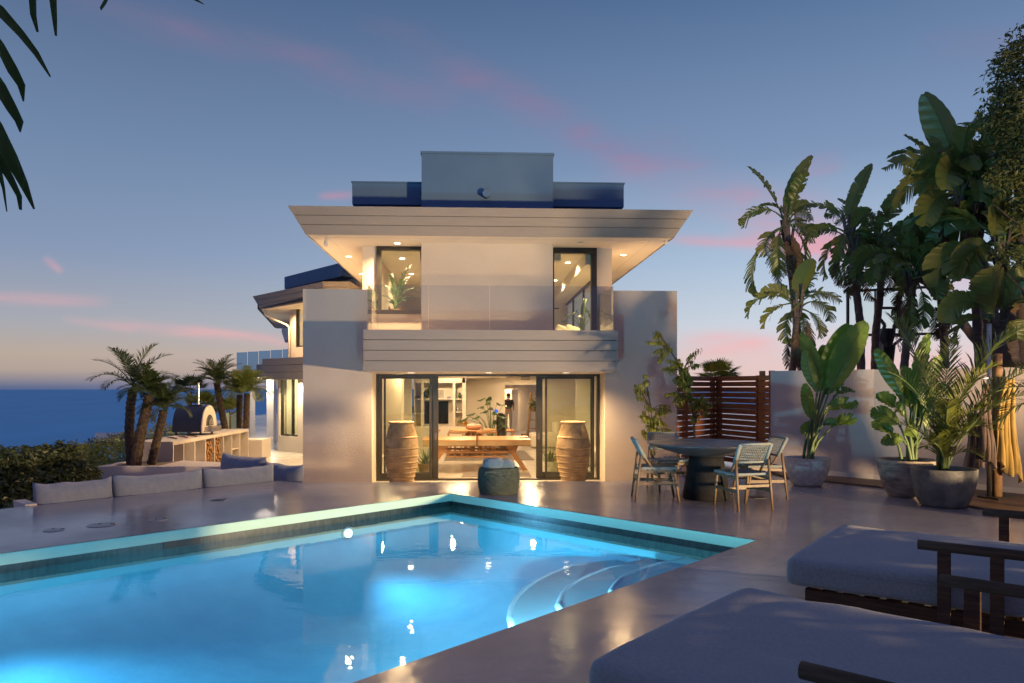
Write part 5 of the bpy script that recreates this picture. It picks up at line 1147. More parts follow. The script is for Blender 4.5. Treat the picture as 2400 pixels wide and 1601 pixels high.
# ================================================================== DINING SET
tc_ = pt(1655, 908, 10.1); tc_.z = 0; t = thing('dining_table', 'round dark stone pedestal table with a thin tapered top', 'table', tuple(tc_))
obj('pedestal', MB().lathe([(.30, 0), (.315, .015), (.305, .08), (.27, .3), (.235, .5), (.228, .575)], 48, tc_), m_stone, t, smooth=True)
obj('tabletop', MB().lathe([(.22, .576), (.36, .60), (.56, .66), (.72, .712), (.785, .738), (.788, .748), (.78, .755)], 64, tc_), m_stonetop, t, smooth=False)
for p_ in bpy.data.objects['tabletop'].data.polygons: p_.use_smooth = len(p_.vertices) == 4
def chair(loc, face, label, grp='woven dining chairs around the round table'):
    rz = math.atan2(face[1], face[0]) - math.pi / 2
    t = thing('dining_chair', label, 'chair', loc, rz, grp)    # local +y = facing
    w = .235
    def leg(a, b, r0=.014, r1=.02): 
        return MB().tube([a, Vector(a).lerp(Vector(b), .5), b], [r0, r1, r1 * .9], 8)
    for s_ in (-1, 1):
        obj('leg', leg((s_ * .225, .27, 0), (s_ * .225, .20, .43)), m_chairw, t, world=False, smooth=True)
        obj('leg', leg((s_ * .235, -.30, 0), (s_ * .225, -.225, .62), .013, .018), m_chairw, t, world=False, smooth=True)
        obj('back_post', MB().tube([(s_ * .205, -.06, .42), (s_ * .21, -.19, .60), (s_ * .215, -.30, .81)], [.014, .018, .016], 8), m_chairw, t, world=False, smooth=True)
        obj('side_rail', MB().beam((s_ * .225, .235, .24), (s_ * .23, -.27, .24), .018, .04), m_chairw, t, world=False)
        obj('side_rail', MB().beam((s_ * .222, .20, .41), (s_ * .215, -.24, .39), .02, .035), m_chairw, t, world=False)
        obj('corded_post', MB().tube([(s_ * .212, -.175, .575), (s_ * .217, -.302, .815)], [.024, .024], 10), m_rope, t, world=False, smooth=True)
    obj('stretcher', MB().beam((-.225, .0, .24), (.225, .0, .24), .02, .03), m_chairw, t, world=False)
    obj('stretcher', MB().beam((-.23, -.255, .30), (.23, -.255, .30), .02, .03), m_chairw, t, world=False)
    obj('seat_rail', MB().beam((-.222, .21, .40), (.222, .21, .40), .03, .035), m_chairw, t, world=False)
    # woven seat: slightly dished slab wrapped round the rails
    mb = MB(); n = 14
    top = [[(x, y, .455 - .02 * (1 - (x / .24) ** 2) * (1 - ((y - .0) / .24) ** 2)) for x in [(-.24 + .48 * i / n) for i in range(n + 1)]] for y in [(-.22 + .47 * j / n) for j in range(n + 1)]]
    vs = [p for r_ in top for p in r_]; vs2 = [(x, y, zz - .028) for x, y, zz in vs]; k = n + 1
    f = [(j * k + i, j * k + i + 1, (j + 1) * k + i + 1, (j + 1) * k + i) for j in range(n) for i in range(n)]
    N_ = len(vs); f2 = [tuple(N_ + q for q in x[::-1]) for x in f]; ed = []
    for i in range(n): ed += [(i, N_ + i, N_ + i + 1, i + 1), (n * k + i + 1, N_ + n * k + i + 1, N_ + n * k + i, n * k + i), ((i + 1) * k, N_ + (i + 1) * k, N_ + i * k, i * k), (i * k + n, N_ + i * k + n, N_ + (i + 1) * k + n, (i + 1) * k + n)]
    obj('seat', mb.add(vs + vs2, f + f2 + ed), m_rope, t, world=False, smooth=False)
    # woven back: open cane lattice between the posts, wrapped rails top and bottom
    bm = MB(); P_ = lambda u, v: Vector((-.205 + .41 * u, -.195 - .105 * v - .01 * math.sin(math.pi * u), .615 + .19 * v))
    for i in range(17): bm.beam(P_(i / 16, 0), P_(i / 16, 1), .007, .004, up=(0, 1, 0))
    for j in range(10): bm.tube([P_(0, j / 9) - Vector((0, .002, 0)), P_(.5, j / 9) - Vector((0, .002, 0)), P_(1, j / 9) - Vector((0, .002, 0))], .0032, 4)
    obj('cane_back', bm, m_linen if 0 else m_rope, t, world=False)
    obj('back_rail', MB().tube([P_(0, 1.04), P_(.5, 1.04), P_(1, 1.04)], .017, 8), m_rope, t, world=False, smooth=True)
    obj('back_rail', MB().tube([P_(0, -.16), P_(.5, -.16), P_(1, -.16)], .016, 8), m_rope, t, world=False, smooth=True)
    return t
def cface(v): w = CR * v[0] + CF * v[1]; return (w.x, w.y)
def cl(a, b): p = cd(a, b); return (p.x, p.y, 0)
ch = chair(cl(1.93, 10.0), cface((1, -.06)), 'woven dining chair at the left of the round table, turned sideways to the camera')
for loc, fc, lb in ((cl(2.30, 10.95), cface((.12, -1)), 'woven dining chair behind the left half of the round table, facing the camera'),
                    (cl(2.87, 9.33), cface((-.28, 1)), 'woven dining chair nearest the camera, its open cane back towards us'),
                    (cl(3.37, 10.22), cface((-1, -.12)), 'woven dining chair at the right of the round table, partly behind the nearest chair')):
    dup(ch, loc, math.atan2(fc[1], fc[0]) - math.pi / 2, lb)
# ================================================================== BASKET AND TOWELS
bc = pt(1168.5, 908, 10.62); bc.z = 0
t = thing('basket', 'dark green round woven basket by the pool corner', 'basket', tuple(bc)); mb = MB(); prof = [(.262, 0)]
for i in range(46):
    u = i / 45; prof.append((.27 + .026 * math.sin(u * math.pi * .9) + (.005 if i % 2 else -.003), .005 + .355 * u))
prof += [(.277, .365), (.262, .362), (.258, .30), (.25, .05)]
mb.lathe(prof, 60, bc, wob=lambda a, z: .008 * math.sin(7 * a + z * 40) + .006 * math.sin(19 * a + z * 70)); mb.f = mb.f[:-1]
obj('body', mb, m_basket, t, smooth=False)
q = bc + Vector((-.12, -.268, .315)); obj('handle', MB().tube([q + Vector((-.08, .02, -.03)), q + Vector((-.07, -.012, .01)), q + Vector((.05, -.018, .012)), q + Vector((.07, .0, -.03))], .018, 8), m_basket, t, smooth=True)
def crumple(mb, c, rx, ry, rz, seed, n=28):
    vs = []
    for i in range(n + 1):
        for j in range(n):
            th = math.pi * i / n; a = 2 * math.pi * j / n; d = Vector((math.sin(th) * math.cos(a), math.sin(th) * math.sin(a), math.cos(th)))
            e = Vector((math.copysign(abs(d.x) ** .6, d.x), math.copysign(abs(d.y) ** .6, d.y), math.copysign(abs(d.z) ** .7, d.z)))
            k = 1 + .16 * mnoise.noise(d * 2.2 + Vector((seed, 0, 0))) + .12 * abs(mnoise.noise(Vector((d.x * 5, d.y * 2.5, d.z * 7 + seed))))
            vs.append(Vector(c) + Vector((e.x * rx, e.y * ry, e.z * rz)) * k)
    return mb.add(vs, [(i * n + j, (i + 1) * n + j, (i + 1) * n + (j + 1) % n, i * n + (j + 1) % n) for i in range(n) for j in range(n)])
tag(obj('towel_pile', crumple(crumple(MB(), bc + Vector((-.07, -.02, .41)), .15, .15, .085, 3), bc + Vector((.07, .0, .40)), .15, .14, .075, 8), m_towel_b, origin=tuple(bc + Vector((0, 0, .33))), smooth=True), 'rumpled blue towels heaped on top of the woven basket', 'towels')
# ================================================================== URNS
def urn(c, sx, label, seed):
    t = thing('oil_jar', label, 'jar', tuple(c), 0, 'tall terracotta jars in front of the sliding doors'); H_ = 1.335; prof = [(.17, 0), (.20, .01)]
    n_ = 170
    for i in range(n_ + 1):
        u = i / n_; zz = .012 + (H_ - .07) * u; r = .20 + .142 * math.sin(min(1, u * 1.08) * math.pi) ** .85 * 1.0
        if u > .62: r = .342 - (.342 - .235) * ((u - .62) / .38) ** 1.7
        else: r = .205 + (.342 - .205) * math.sin(u / .62 * math.pi / 2) ** .9
        for band in (.10, .17, .24, .31, .40, .50, .625, .80): 
            r += .020 * math.exp(-((u - band) / .0075) ** 2) - .006 * math.exp(-((u - band + .018) / .012) ** 2)
        prof.append((r * sx, zz))
    prof += [(.235 * sx, H_ - .045), (.255 * sx, H_ - .03), (.262 * sx, H_ - .012), (.255 * sx, H_), (.225 * sx, H_), (.215 * sx, H_ - .05), (.25 * sx, H_ - .3)]
    mb = MB().lathe(prof, 56, c, wob=lambda a, z: .008 * math.sin(2 * a + z * 5 + seed) + .005 * math.sin(5 * a - z * 11)); mb.f = mb.f[:-1]; obj('body', mb, m_terra, t, smooth=True)
    return t
u1_, u2_ = gy(941, 900, 15.25), gy(1343.5, 900, 15.15)
urn(Vector((u1_.x, u1_.y, LOW + .002)), 1.0, 'pale banded terracotta jar in front of the left sliding door', 1)
urn(Vector((u2_.x, u2_.y, LOW + .002)), 1.0, 'browner banded terracotta jar in front of the right sliding door', 4)
# agaves in pots just inside the glass
for (px, Y, r, h, lb, sd) in ((998, 16.85, .17, .30, 'round olive pot of spiky aloe behind the left door frame', 3), (1288, 16.9, .18, .33, 'pale pot of spiky aloe just left of the right jar', 8)):
    c = gy(px, 900, Y); c.z = LOW + .01; t = thing('aloe_pot', lb, 'potted plant', tuple(c), 0, 'aloes in pots behind the jars'); pot(t, c, r, h, m_pot1 if sd == 8 else m_seagrass, rb=r * .65, rimw=.02)
    lf = MB(); rosette(lf, c + Vector((0, 0, h - .05)), 22, .52, .06, random.Random(sd), .5, 1.5, .15, .012); obj('leaves', lf, m_agave, t, smooth=True)
# ================================================================== DECK FITTINGS
m_lid = mat('lid_metal', (.33, .31, .32), .35, .3, c2=(.25, .24, .25), nscale=6)
for (px, py, r, lb) in ((238, 1231, .145, 'round metal access lid in the deck, nearest the pool'), (368, 1219, .105, 'smaller round lid in the deck right of the first one'), (126, 1243, .10, 'faint round lid near the left edge of the deck')):
    c = gz(px, py); t = thing('access_lid', lb, 'deck lid', tuple(c), 0, 'round lids in the deck'); obj('cover', MB().tube([c, c + Vector((0, 0, .006))], [r, r * .985], 36), m_lid, t); obj('finger_slot', MB().beam(c + Vector((-r * .4, .05, .008)), c + Vector((-r * .2, .05, .008)), .02, .004), m_black, t)
    obj('finger_slot', MB().beam(c + Vector((r * .5, .05, .008)), c + Vector((r * .8, .05, .008)), .02, .004), m_black, t)
for px, py, w, lb in ((512, 1172, .16, 'small dark square drain in the deck left of the pool corner'), (1776, 1166.5, .16, 'small dark drain in the deck under the right dining chairs')):
    c = gz(px, py); tag(obj('deck_drain', MB().box(c.x - w / 2, c.x + w / 2, c.y - .09, c.y + .09, .001, .005), m_black, origin=tuple(c)), lb, 'drain')
# ================================================================== SUNKEN SOFA CUSHIONS
def cushion(a, b, zb, zt, th, label, seed, tilt=.12, off=.14):
    a, b = Vector(a), Vector(b); u = (b - a); L_ = u.length; u.normalize(); nv = Vector((-u.y, u.x, 0)); nv = nv if nv.x < 0 else -nv
    c = (a + b) / 2 + nv * off; h = zt - zb; t_ = thing('back_cushion', label, 'cushion', (c.x, c.y, zb), math.atan2(u.y, u.x), 'back cushions of the sunken lounge')
    mb = MB(); n, m_ = 26, 14; vs = []
    for sg in (-1, 1):
        for i in range(n + 1):
            for j in range(m_ + 1):
                x, y = i / n * 2 - 1, j / m_ * 2 - 1
                k = (max(0, 1 - abs(x) ** 3.5) ** .5) * (max(0, 1 - abs(y) ** 3) ** .5)
                wr = .010 * math.sin(x * 26 + 3 * mnoise.noise(Vector((x * 3 + seed, y, 0)))) * max(0, y) + .018 * mnoise.noise(Vector((x * 3 + seed, y * 3, 1)))
                sag = .02 * mnoise.noise(Vector((x * 2 + seed, 5, 0))) * (1 if y > 0 else 0) + .05 * (abs(x) ** 4) * (1 if y > .5 else 0) * .8
                vs.append((x * L_ / 2 * (1 - .02 * (1 - abs(y))), sg * (th / 2 * k + wr * k) + tilt * h * (y + 1) / 2 * (1 if True else 0), h * (y + 1) / 2 + sag))
    N_ = (n + 1) * (m_ + 1); q = m_ + 1
    fs = [tuple((i * q + j, (i + 1) * q + j, (i + 1) * q + j + 1, i * q + j + 1)) for i in range(n) for j in range(m_)]
    mb.add(vs, fs + [tuple(N_ + w for w in f[::-1]) for f in fs])
    obj('cover', mb, m_cush, t_, world=False, smooth=True, weld=True)
    pm = MB(); pm.tube([(-L_ / 2 + .01, tilt * h * .1, .02), (-L_ / 2, tilt * h * .5, h * .5), (-L_ / 2 + .005, tilt * h, h + .03), (0, tilt * h, h + .0), (L_ / 2 - .005, tilt * h, h + .03), (L_ / 2, tilt * h * .5, h * .5), (L_ / 2 - .01, tilt * h * .1, .02)], .006, 5)
    return t_
def E(px): # deck-edge position under the pixel column
    k = (px - 1200) / FPX; lo, hi = -3.0, 8.0; p0_ = cd(-6.32, 9.21)
    for _ in range(50):
        m_ = (lo + hi) / 2; p = p0_ + dl * m_
        if p.dot(CR) / p.dot(CF) < k: lo = m_
        else: hi = m_
    return p0_ + dl * lo
cushion(E(86), E(274), -.22, .235, .24, 'leftmost back cushion along the deck edge, pale blue grey and nearly flat on top', 1)
cushion(E(272), E(486), -.22, .245, .27, 'longest back cushion along the deck edge, second from the left, corners raised', 6)
cushion(E(486), E(655), -.22, .235, .25, 'third back cushion along the deck edge, in front of the two rear ones', 11)
cushion(cd(-5.38, 13.75), cd(-4.25, 12.75), -.25, .27, .25, 'rear back cushion directly in front of the counter bays, top sloping right', 15, off=.0)
cushion(cd(-4.3, 12.85), cd(-3.42, 12.05), -.25, .21, .25, 'rearmost right back cushion touching the lit terrace', 19, off=.0)
sb = thing('sunken_bench', 'low white bench under the lounge cushions at the deck edge', 'bench', (eB.x - 1, eB.y - 1, LOW))
mb = MB(); nlt = Vector((-dl.y, dl.x, 0)); nlt = nlt if nlt.x < 0 else -nlt
q0_, q1_ = E(91), eB; obj('seat', mb.prism([v2(q0_ + nlt * .01), v2(q1_ + nlt * .01), v2(q1_ + nlt * .75), v2(q0_ + nlt * .75)], LOW, -.24), m_stucco_cool, sb)
# side ledge seen left of the first cushion
q = E(60); st_ = thing('step_block', 'low white step block left of the first cushion', 'step', (q.x, q.y, LOW)); obj('block', MB().prism([v2(q + nlt * .02), v2(E(88) + nlt * .02), v2(E(88) + nlt * .55), v2(q + nlt * .55)], LOW, .02), m_stucco_cool, st_)
# ================================================================== LOUNGERS
def lounger(A, B, C, ztop_, Lm, label, arms):
    A, B, C = Vector((A.x, A.y, 0)), Vector((B.x, B.y, 0)), Vector((C.x, C.y, 0)); u = (C - B).normalized(); w = (B - A); w -= u * w.dot(u); Wd = w.length; w.normalize()
    c = A.lerp(B, .5) ; c = (A + A + w * Wd) / 2; rz = math.atan2(u.y, u.x)
    t = thing('daybed', label, 'daybed', (c.x, c.y, 0), rz, 'cushioned wooden daybeds by the pool')   # local +x = towards the head
    # local y positive = left of u
    sgn = 1 if w.dot(Vector((-u.y, u.x, 0))) > 0 else -1
    th = .17
    ms = MB().soft((Lm / 2, 0, ztop_ - th / 2), (Lm, Wd, th), .042, 30, .010, 3)
    for i, v in enumerate(ms.v):      # creases near the foot corner and a soft crown
        x, y, zz = v
        if zz > ztop_ - .08: ms.v[i] = (x, y, zz + .012 * (1 - (2 * y / Wd) ** 4) - .010 * math.exp(-((x - .12 - .25 * abs(y * sgn + Wd * .1)) / .03) ** 2) * max(0, min(1, y * sgn / Wd * 2 + .6)))
    obj('mattress', ms, m_fabric, t, world=False, smooth=True, weld=True)
    for zp in (ztop_ - .045, ztop_ - th + .03):
        q_ = []
        for k in range(65):
            a_ = 2 * math.pi * k / 64; ca, sa = math.cos(a_), math.sin(a_); e_ = .10
            q_.append((Lm / 2 + (Lm / 2 + .001) * math.copysign(abs(ca) ** e_, ca), (Wd / 2 + .001) * math.copysign(abs(sa) ** e_, sa), zp + .004 * math.sin(a_ * 9)))
        obj('piping', MB().tube(q_, .0045, 5), m_fabric, t, world=False, smooth=True)
    zb = ztop_ - th - .02
    fr = MB()
    for sg in (-1, 1): fr.beam((.12, sg * (Wd / 2 - .06), zb - .045), (Lm + .5, sg * (Wd / 2 - .06), zb - .045), .035, .09)
    fr.beam((.12, -Wd / 2 + .05, zb - .045), (.12, Wd / 2 - .05, zb - .045), .035, .088); obj('frame', fr, m_wood, t, world=False, bevel=.004)
    sl = MB()
    for k in range(int((Lm) / .12)): x = .2 + k * .12; sl.box(x, x + .075, -Wd / 2 + .09, Wd / 2 - .09, zb - .02, zb - .003)
    obj('slats', sl, m_wood, t, world=False)
    for x in (.22, Lm * .95):
        for sg in (-1, 1): obj('leg', MB().box(x, x + .06, sg * (Wd / 2 - .1) - .03, sg * (Wd / 2 - .1) + .03, .001, zb - .091), m_wood, t, world=False, bevel=.004)
    for sg, t0 in arms:
        y = sg * sgn * (Wd / 2 + .045)
        a = obj('armrest', MB().tube([(t0, y, ztop_ + .185), (t0 + .9, y, ztop_ + .185), (t0 + 1.1, y, ztop_ + .175)], [.028, .028, .025], 10), m_wood, t, world=False, smooth=True)
        for k in (.13, .38, .68, .95): obj('arm_post', MB().beam((t0 + k, y, .05), (t0 + k, y, ztop_ + .165), .065, .035, up=(0, 1, 0)), m_wood, t, world=False, bevel=.003)
    for k, yy in enumerate((-.36, .36)):
        bk = MB().soft((Lm - .12, yy, ztop_ + .17), (.22, .62, .40), .09, 10, .02, 5 + k); obj('back_pillow', bk, m_fabric, t, world=False, smooth=True, weld=True)
    return t
zt_ = .42
lounger(gz(1376, 1545, zt_), gz(1705, 1366.5, zt_), gz(2400, 1493.7, zt_), zt_, 1.95, 'nearest grey cushioned wooden daybed at the bottom right corner', ((1, .94), (-1, .86)))
lounger(gz(1842, 1306.5, zt_), gz(1982.5, 1230, zt_), gz(2400, 1272.7, zt_), zt_, 1.95, 'second grey cushioned wooden daybed, just beyond the nearest one', ((1, .95), (-1, .75)))
# ================================================================== OUTDOOR SHOWER AND HANGING TOWELS
sc_ = pt(2330, 908, 10.05); sc_.z = .022
t = thing('outdoor_shower', 'outdoor shower of a steel pipe and a timber post on a dark base', 'outdoor shower', tuple(sc_))
pa_, pb_ = pt(2318, 900, 10.0), pt(2337, 900, 10.0)
obj('base_plate', MB().prism([v2(pt(2290, 900, 10.05)), v2(pt(2340, 900, 9.75)), v2(pt(2385, 900, 10.05)), v2(pt(2335, 900, 10.4))], .023, .045), m_black, t)
obj('pipe', MB().tube([(pa_.x, pa_.y, .045), (pa_.x, pa_.y, 2.35)], .028, 14), m_steel, t, smooth=True)
obj('post', MB().tube([(pb_.x, pb_.y, .045), (pb_.x, pb_.y, 1.95)], .06, 14), m_rust, t, smooth=True)
hk = MB(); 
for zz in (1.15, 1.62): hk.tube([(pa_.x - .30, pa_.y, zz), (pb_.x + .18, pb_.y, zz)], .012, 8)
obj('towel_rail', hk, m_steel, t, smooth=True)
def hung(p, ztop_, zbot, w0, w1, m, label, seed, slant=.0):
    rng = random.Random(seed); t_ = thing('hanging_towel', label, 'towel', (p.x, p.y, zbot), 0, 'towels hanging on the outdoor shower'); n, k = 34, 30; vs = []
    for i in range(n + 1):
        v = i / n; zz = lerp(ztop_, zbot, v); w = lerp(w0, w1, v ** .7)
        for j in range(k + 1):
            u_ = j / k * 2 - 1; fold = math.sin(u_ * 9 + seed) * .045 * (.3 + v) + .025 * math.sin(u_ * 17 + v * 3 + seed * 2)
            zo_ = zz - (slant * u_ + .10 * abs(math.sin(u_ * 2.3 + seed))) * v
            q = p + CR * (u_ * w / 2 + .02 * math.sin(v * 6 + seed)) - CF * (fold + .05); vs.append((q.x, q.y, zo_))
    mb = MB().add(vs, [(i * (k + 1) + j, i * (k + 1) + j + 1, (i + 1) * (k + 1) + j + 1, (i + 1) * (k + 1) + j) for i in range(n) for j in range(k)])
    o = obj('cloth', mb, m, t_, smooth=True); s_ = o.modifiers.new('thick', 'SOLIDIFY'); s_.thickness = .012; return t_
hung(pt(2357, 900, 9.9), 1.62, .42, .10, .34, m_towel_y, 'ochre yellow towel hanging right of the shower post', 2, .12)
hung(pt(2278, 900, 9.95), 1.15, .42, .12, .26, m_towel_d, 'dark brown towel hanging furthest left from the shower rail', 5, -.1)
hung(pt(2306, 900, 9.9), 1.55, .58, .10, .24, m_towel_d, 'second dark brown towel, next to the steel shower pipe', 9, .08)
# ================================================================== NEAR PALM FROND (top left)
def strip(mb, pix, d, wpx, m_taper=True):
    pts = [pt(x, y, d + i * .02) for i, (x, y) in enumerate(pix)]; n = len(pts); vs = []
    for i, p in enumerate(pts):
        tg = (pts[min(i + 1, n - 1)] - pts[max(i - 1, 0)]).normalized(); sd = tg.cross(CF).normalized(); w = wpx[i] * d / FPX / 2
        vs += [p - sd * w, p + CF * w * .5, p + sd * w]
    mb.add(vs, [(3 * i + a, 3 * i + a + 1, 3 * i + a + 4, 3 * i + a + 3) for i in range(n - 1) for a in (0, 1)]); obj('leaflet', mb, m_fg, t, smooth=True)
fb = pt(-420, -150, 2.2); t = thing('overhanging_palm', 'dark out of focus palm leaflets hanging into the top left corner', 'palm tree', (fb.x, fb.y, 0)); mb = MB(); D_ = 2.0
strip(MB(), [(-160, -120), (-60, -20), (0, 25), (50, 80), (85, 125), (118, 180)], D_, [20, 24, 24, 18, 14, 4])
strip(MB(), [(-160, -30), (-60, 30), (0, 108), (30, 165), (50, 200), (55, 238)], D_, [20, 26, 22, 26, 20, 4])
strip(MB(), [(-160, 40), (-60, 120), (0, 205), (28, 255), (45, 285), (47, 310)], D_, [20, 30, 30, 26, 22, 4])
strip(MB(), [(-160, 130), (-60, 220), (-10, 300), (25, 370), (55, 430), (80, 490)], D_, [20, 34, 36, 34, 22, 5])
strip(MB(), [(-30, 330), (5, 385), (25, 420), (45, 460), (48, 492)], D_, [20, 22, 18, 14, 8])
strip(MB(), [(-30, 360), (-5, 390), (8, 440), (16, 496)], D_, [20, 16, 8, 3])
strip(MB(), [(90, -120), (80, -40), (76, 0), (78, 35), (88, 75)], D_, [20, 22, 20, 16, 6])
strip(MB(), [(130, -120), (126, -40), (124, 0), (128, 45), (131, 84)], D_, [20, 20, 19, 13, 6])
strip(MB(), [(270, -80), (255, -20), (246, 5), (235, 22)], D_, [16, 14, 11, 9])
strip(MB(), [(400, -60), (440, -12), (460, 0), (478, 10)], D_, [14, 10, 6, 2])
st = MB(); st.tube([fb, pt(-160, -60, 2.0), pt(60, -120, 2.0), pt(420, -90, 2.0)], [.03, .02, .014, .006], 8); st.tube([pt(-420, -150, 2.2), pt(-170, 20, 2.0), pt(-120, 200, 2.0), pt(-60, 330, 2.0)], [.03, .018, .012, .006], 8)
obj('stalk', st, m_stem, t, smooth=True); obj('trunk', MB().tube([(fb.x, fb.y, 0), (fb.x, fb.y, fb.z)], [.13, .1], 12), m_trunk, t, smooth=True)
# ================================================================== THINGS INSIDE THE HOUSE
FL = LOW + .006
# table-tennis table
def ip(px, Y): return wx(px, Y)
tx0, tx1, ty0, ty1, tz = ip(990, 18.0), ip(1245, 18.0), 17.95, 19.45, .235
t = thing('table_tennis_table', 'long oak table tennis table with a centre net and splayed trestle legs', 'table', ((tx0 + tx1) / 2, 18.7, FL)); xm = (tx0 + tx1) / 2 - .0
b = MB().box(tx0, xm - .004, ty0, ty1, tz - .02, tz); b.box(xm + .004, tx1, ty0, ty1, tz - .02, tz); obj('tabletop', b, m_oak_top, t)
obj('apron', MB().box(tx0 + .015, tx1 - .015, ty0 + .012, ty1 - .012, tz - .135, tz - .021), mat('pale_apron', (.50, .36, .20), .5, c2=(.44, .30, .16)), t)
obj('apron_edge', MB().box(tx0 + .01, tx1 - .01, ty0 + .006, ty1 - .006, tz - .15, tz - .136), m_rust, t)
for sg in (-1, 1):
    for yy in (ty0 + .25, ty1 - .3):
        xo = xm + sg * .82; lg = MB()
        lg.add([(xo + sg * .20, yy, tz - .151), (xo - sg * .12, yy, tz - .151), (xo - sg * .02, yy, -.10), (xo + sg * .30, yy, FL), (xo + sg * .42, yy, FL), (xo + sg * .12, yy, -.10),
                (xo + sg * .20, yy + .06, tz - .151), (xo - sg * .12, yy + .06, tz - .151), (xo - sg * .02, yy + .06, -.10), (xo + sg * .30, yy + .06, FL), (xo + sg * .42, yy + .06, FL), (xo + sg * .12, yy + .06, -.10)],
               [(0, 1, 2, 5), (5, 2, 3, 4), (11, 8, 7, 6), (10, 9, 8, 11), (0, 6, 7, 1), (1, 7, 8, 2), (2, 8, 9, 3), (3, 9, 10, 4), (4, 10, 11, 5), (5, 11, 6, 0)])
        obj('leg', lg, m_oak, t)
for yy in (ty0 + .28, ty1 - .27): obj('stretcher', MB().beam((xm - .83, yy, -.075), (xm + .83, yy, -.075), .04, .05), m_oak, t); obj('stretcher', MB().beam((xm - .75, yy, -.19), (xm + .75, yy, -.19), .04, .035), m_oak, t)
obj('net', MB().box(xm - .006, xm + .006, ty0 - .06, ty1 + .06, tz + .001, tz + .15), m_oak, t)
obj('net_post', MB().box(xm - .02, xm + .02, ty0 - .09, ty0 - .061, tz - .16, tz + .16), m_rust, t)
p = Vector((ip(1225, 18.6), 18.5, tz)); mb = MB().tube([p + Vector((-.02, 0, .012)), p + Vector((-.02, 0, .022))], .075, 18); mb.beam(p + Vector((.05, .02, .017)), p + Vector((.16, .05, .017)), .03, .02)
tag(obj('table_tennis_bat', mb, m_rust, origin=tuple(p)), 'dark red bat lying on the right half of the table tennis table', 'bat')
# rugs and mats
def rug(px0, px1, Y0, Y1, z, label, m=m_rug, fringe=True, px2=None, px3=None):
    mb = MB().prism([(ip(px0, Y0), Y0), (ip(px1, Y0), Y0), (ip(px3 or px1, Y1), Y1), (ip(px2 or px0, Y1), Y1)], z, z + .012); tag(obj('rug', mb, m, origin=(ip((px0 + px1) / 2, Y0), (Y0 + Y1) / 2, z)), label, 'rug', 'rugs on the indoor floor')
rug(1040, 1253, 20.7, 23.8, FL + .001, 'grey rug under the round table, farther from the door', px3=1228, px2=1052)
rug(1081, 1245, 16.85, 17.6, FL + .001, 'small fringed doormat just inside the open sliding door', px3=1240, px2=1086)
# round oak table with chairs, bowl, cup
rc = Vector((ip(1108.5, 22.5), 22.6, FL)); t = thing('round_table', 'round oak dining table inside, behind the table tennis table', 'table', tuple(rc))
obj('tabletop', MB().lathe([(.66, .70), (.70, .715), (.72, .74), (.72, .755), (.70, .76)], 48, rc), m_oak_top, t)
for k in range(5):
    a = k * 1.2566 + .3; obj('leg', MB().beam(rc + Vector((.18 * math.cos(a), .18 * math.sin(a), .70)), rc + Vector((.46 * math.cos(a), .46 * math.sin(a), 0)), .10, .05), m_oak, t)
def ichair(c, fa, label):
    t = thing('wooden_chair', label, 'chair', tuple(c), fa, 'oak chairs around the indoor round table')
    for sx in (-1, 1):
        obj('leg', MB().beam((sx * .16, .17, .44), (sx * .21, .23, 0), .045), m_oak, t, world=False); obj('leg', MB().beam((sx * .15, -.15, .44), (sx * .2, -.25, 0), .045), m_oak, t, world=False)
    obj('seat', MB().soft((0, 0, .455), (.46, .44, .05), .02, 5), m_oak, t, world=False, smooth=True, weld=True)
    for sx in (-1, 1): obj('back_post', MB().beam((sx * .19, -.17, .46), (sx * .23, -.24, .70), .035), m_oak, t, world=False)
    arc = [Vector((.27 * math.cos(a), -.02 - .25 * math.sin(a), .72)) for a in [math.pi * i / 12 for i in range(13)]]
    obj('back_rail', MB().tube(arc, .028, 8), m_oak, t, world=False, smooth=True); return t
ic = ichair(rc + Vector((-.98, -.15, 0)), -1.6, 'oak chair at the left side of the indoor round table')
for off, fa, lb in (((-.42, -.78, 0), -.35, 'oak chair at the front left of the indoor round table'), ((.40, -.80, 0), .3, 'oak chair at the front right of the indoor round table'), ((.98, -.05, 0), 1.5, 'oak chair at the right side of the indoor round table'), ((.1, .95, 0), 3.1, 'oak chair behind the indoor round table')):
    dup(ic, rc + Vector(off), fa, lb)
bw = thing('driftwood_bowl', 'pinkish organic bowl on the left half of the indoor round table', 'bowl', tuple(rc + Vector((0, -.2, .76))))
p = Vector((ip(1110, 22.4), 22.35, FL + .76)); obj('bowl', crumple(MB(), p + Vector((0, 0, .07)), .22, .16, .07, 13), mat('pink_burl', (.55, .27, .16), .5, c2=(.42, .18, .1), nscale=20), bw, smooth=True)
for k in range(4): obj('shell', crumple(MB(), p + Vector((-.12 + .09 * k, 0, .14)), .05, .05, .035, 20 + k, 10), m_linen, bw, smooth=True)
p = Vector((ip(1131, 22.4), 22.3, FL + .76)); tag(obj('candle_glass', MB().lathe([(.03, .0), (.038, .01), (.038, .10), (.032, .10), (.03, .02)], 20, p), mat('blue_white_ceramic', (.25, .30, .42), .3, c2=(.6, .58, .55), nscale=30), origin=tuple(p)), 'small blue and white candle jar beside the pinkish bowl', 'jar')
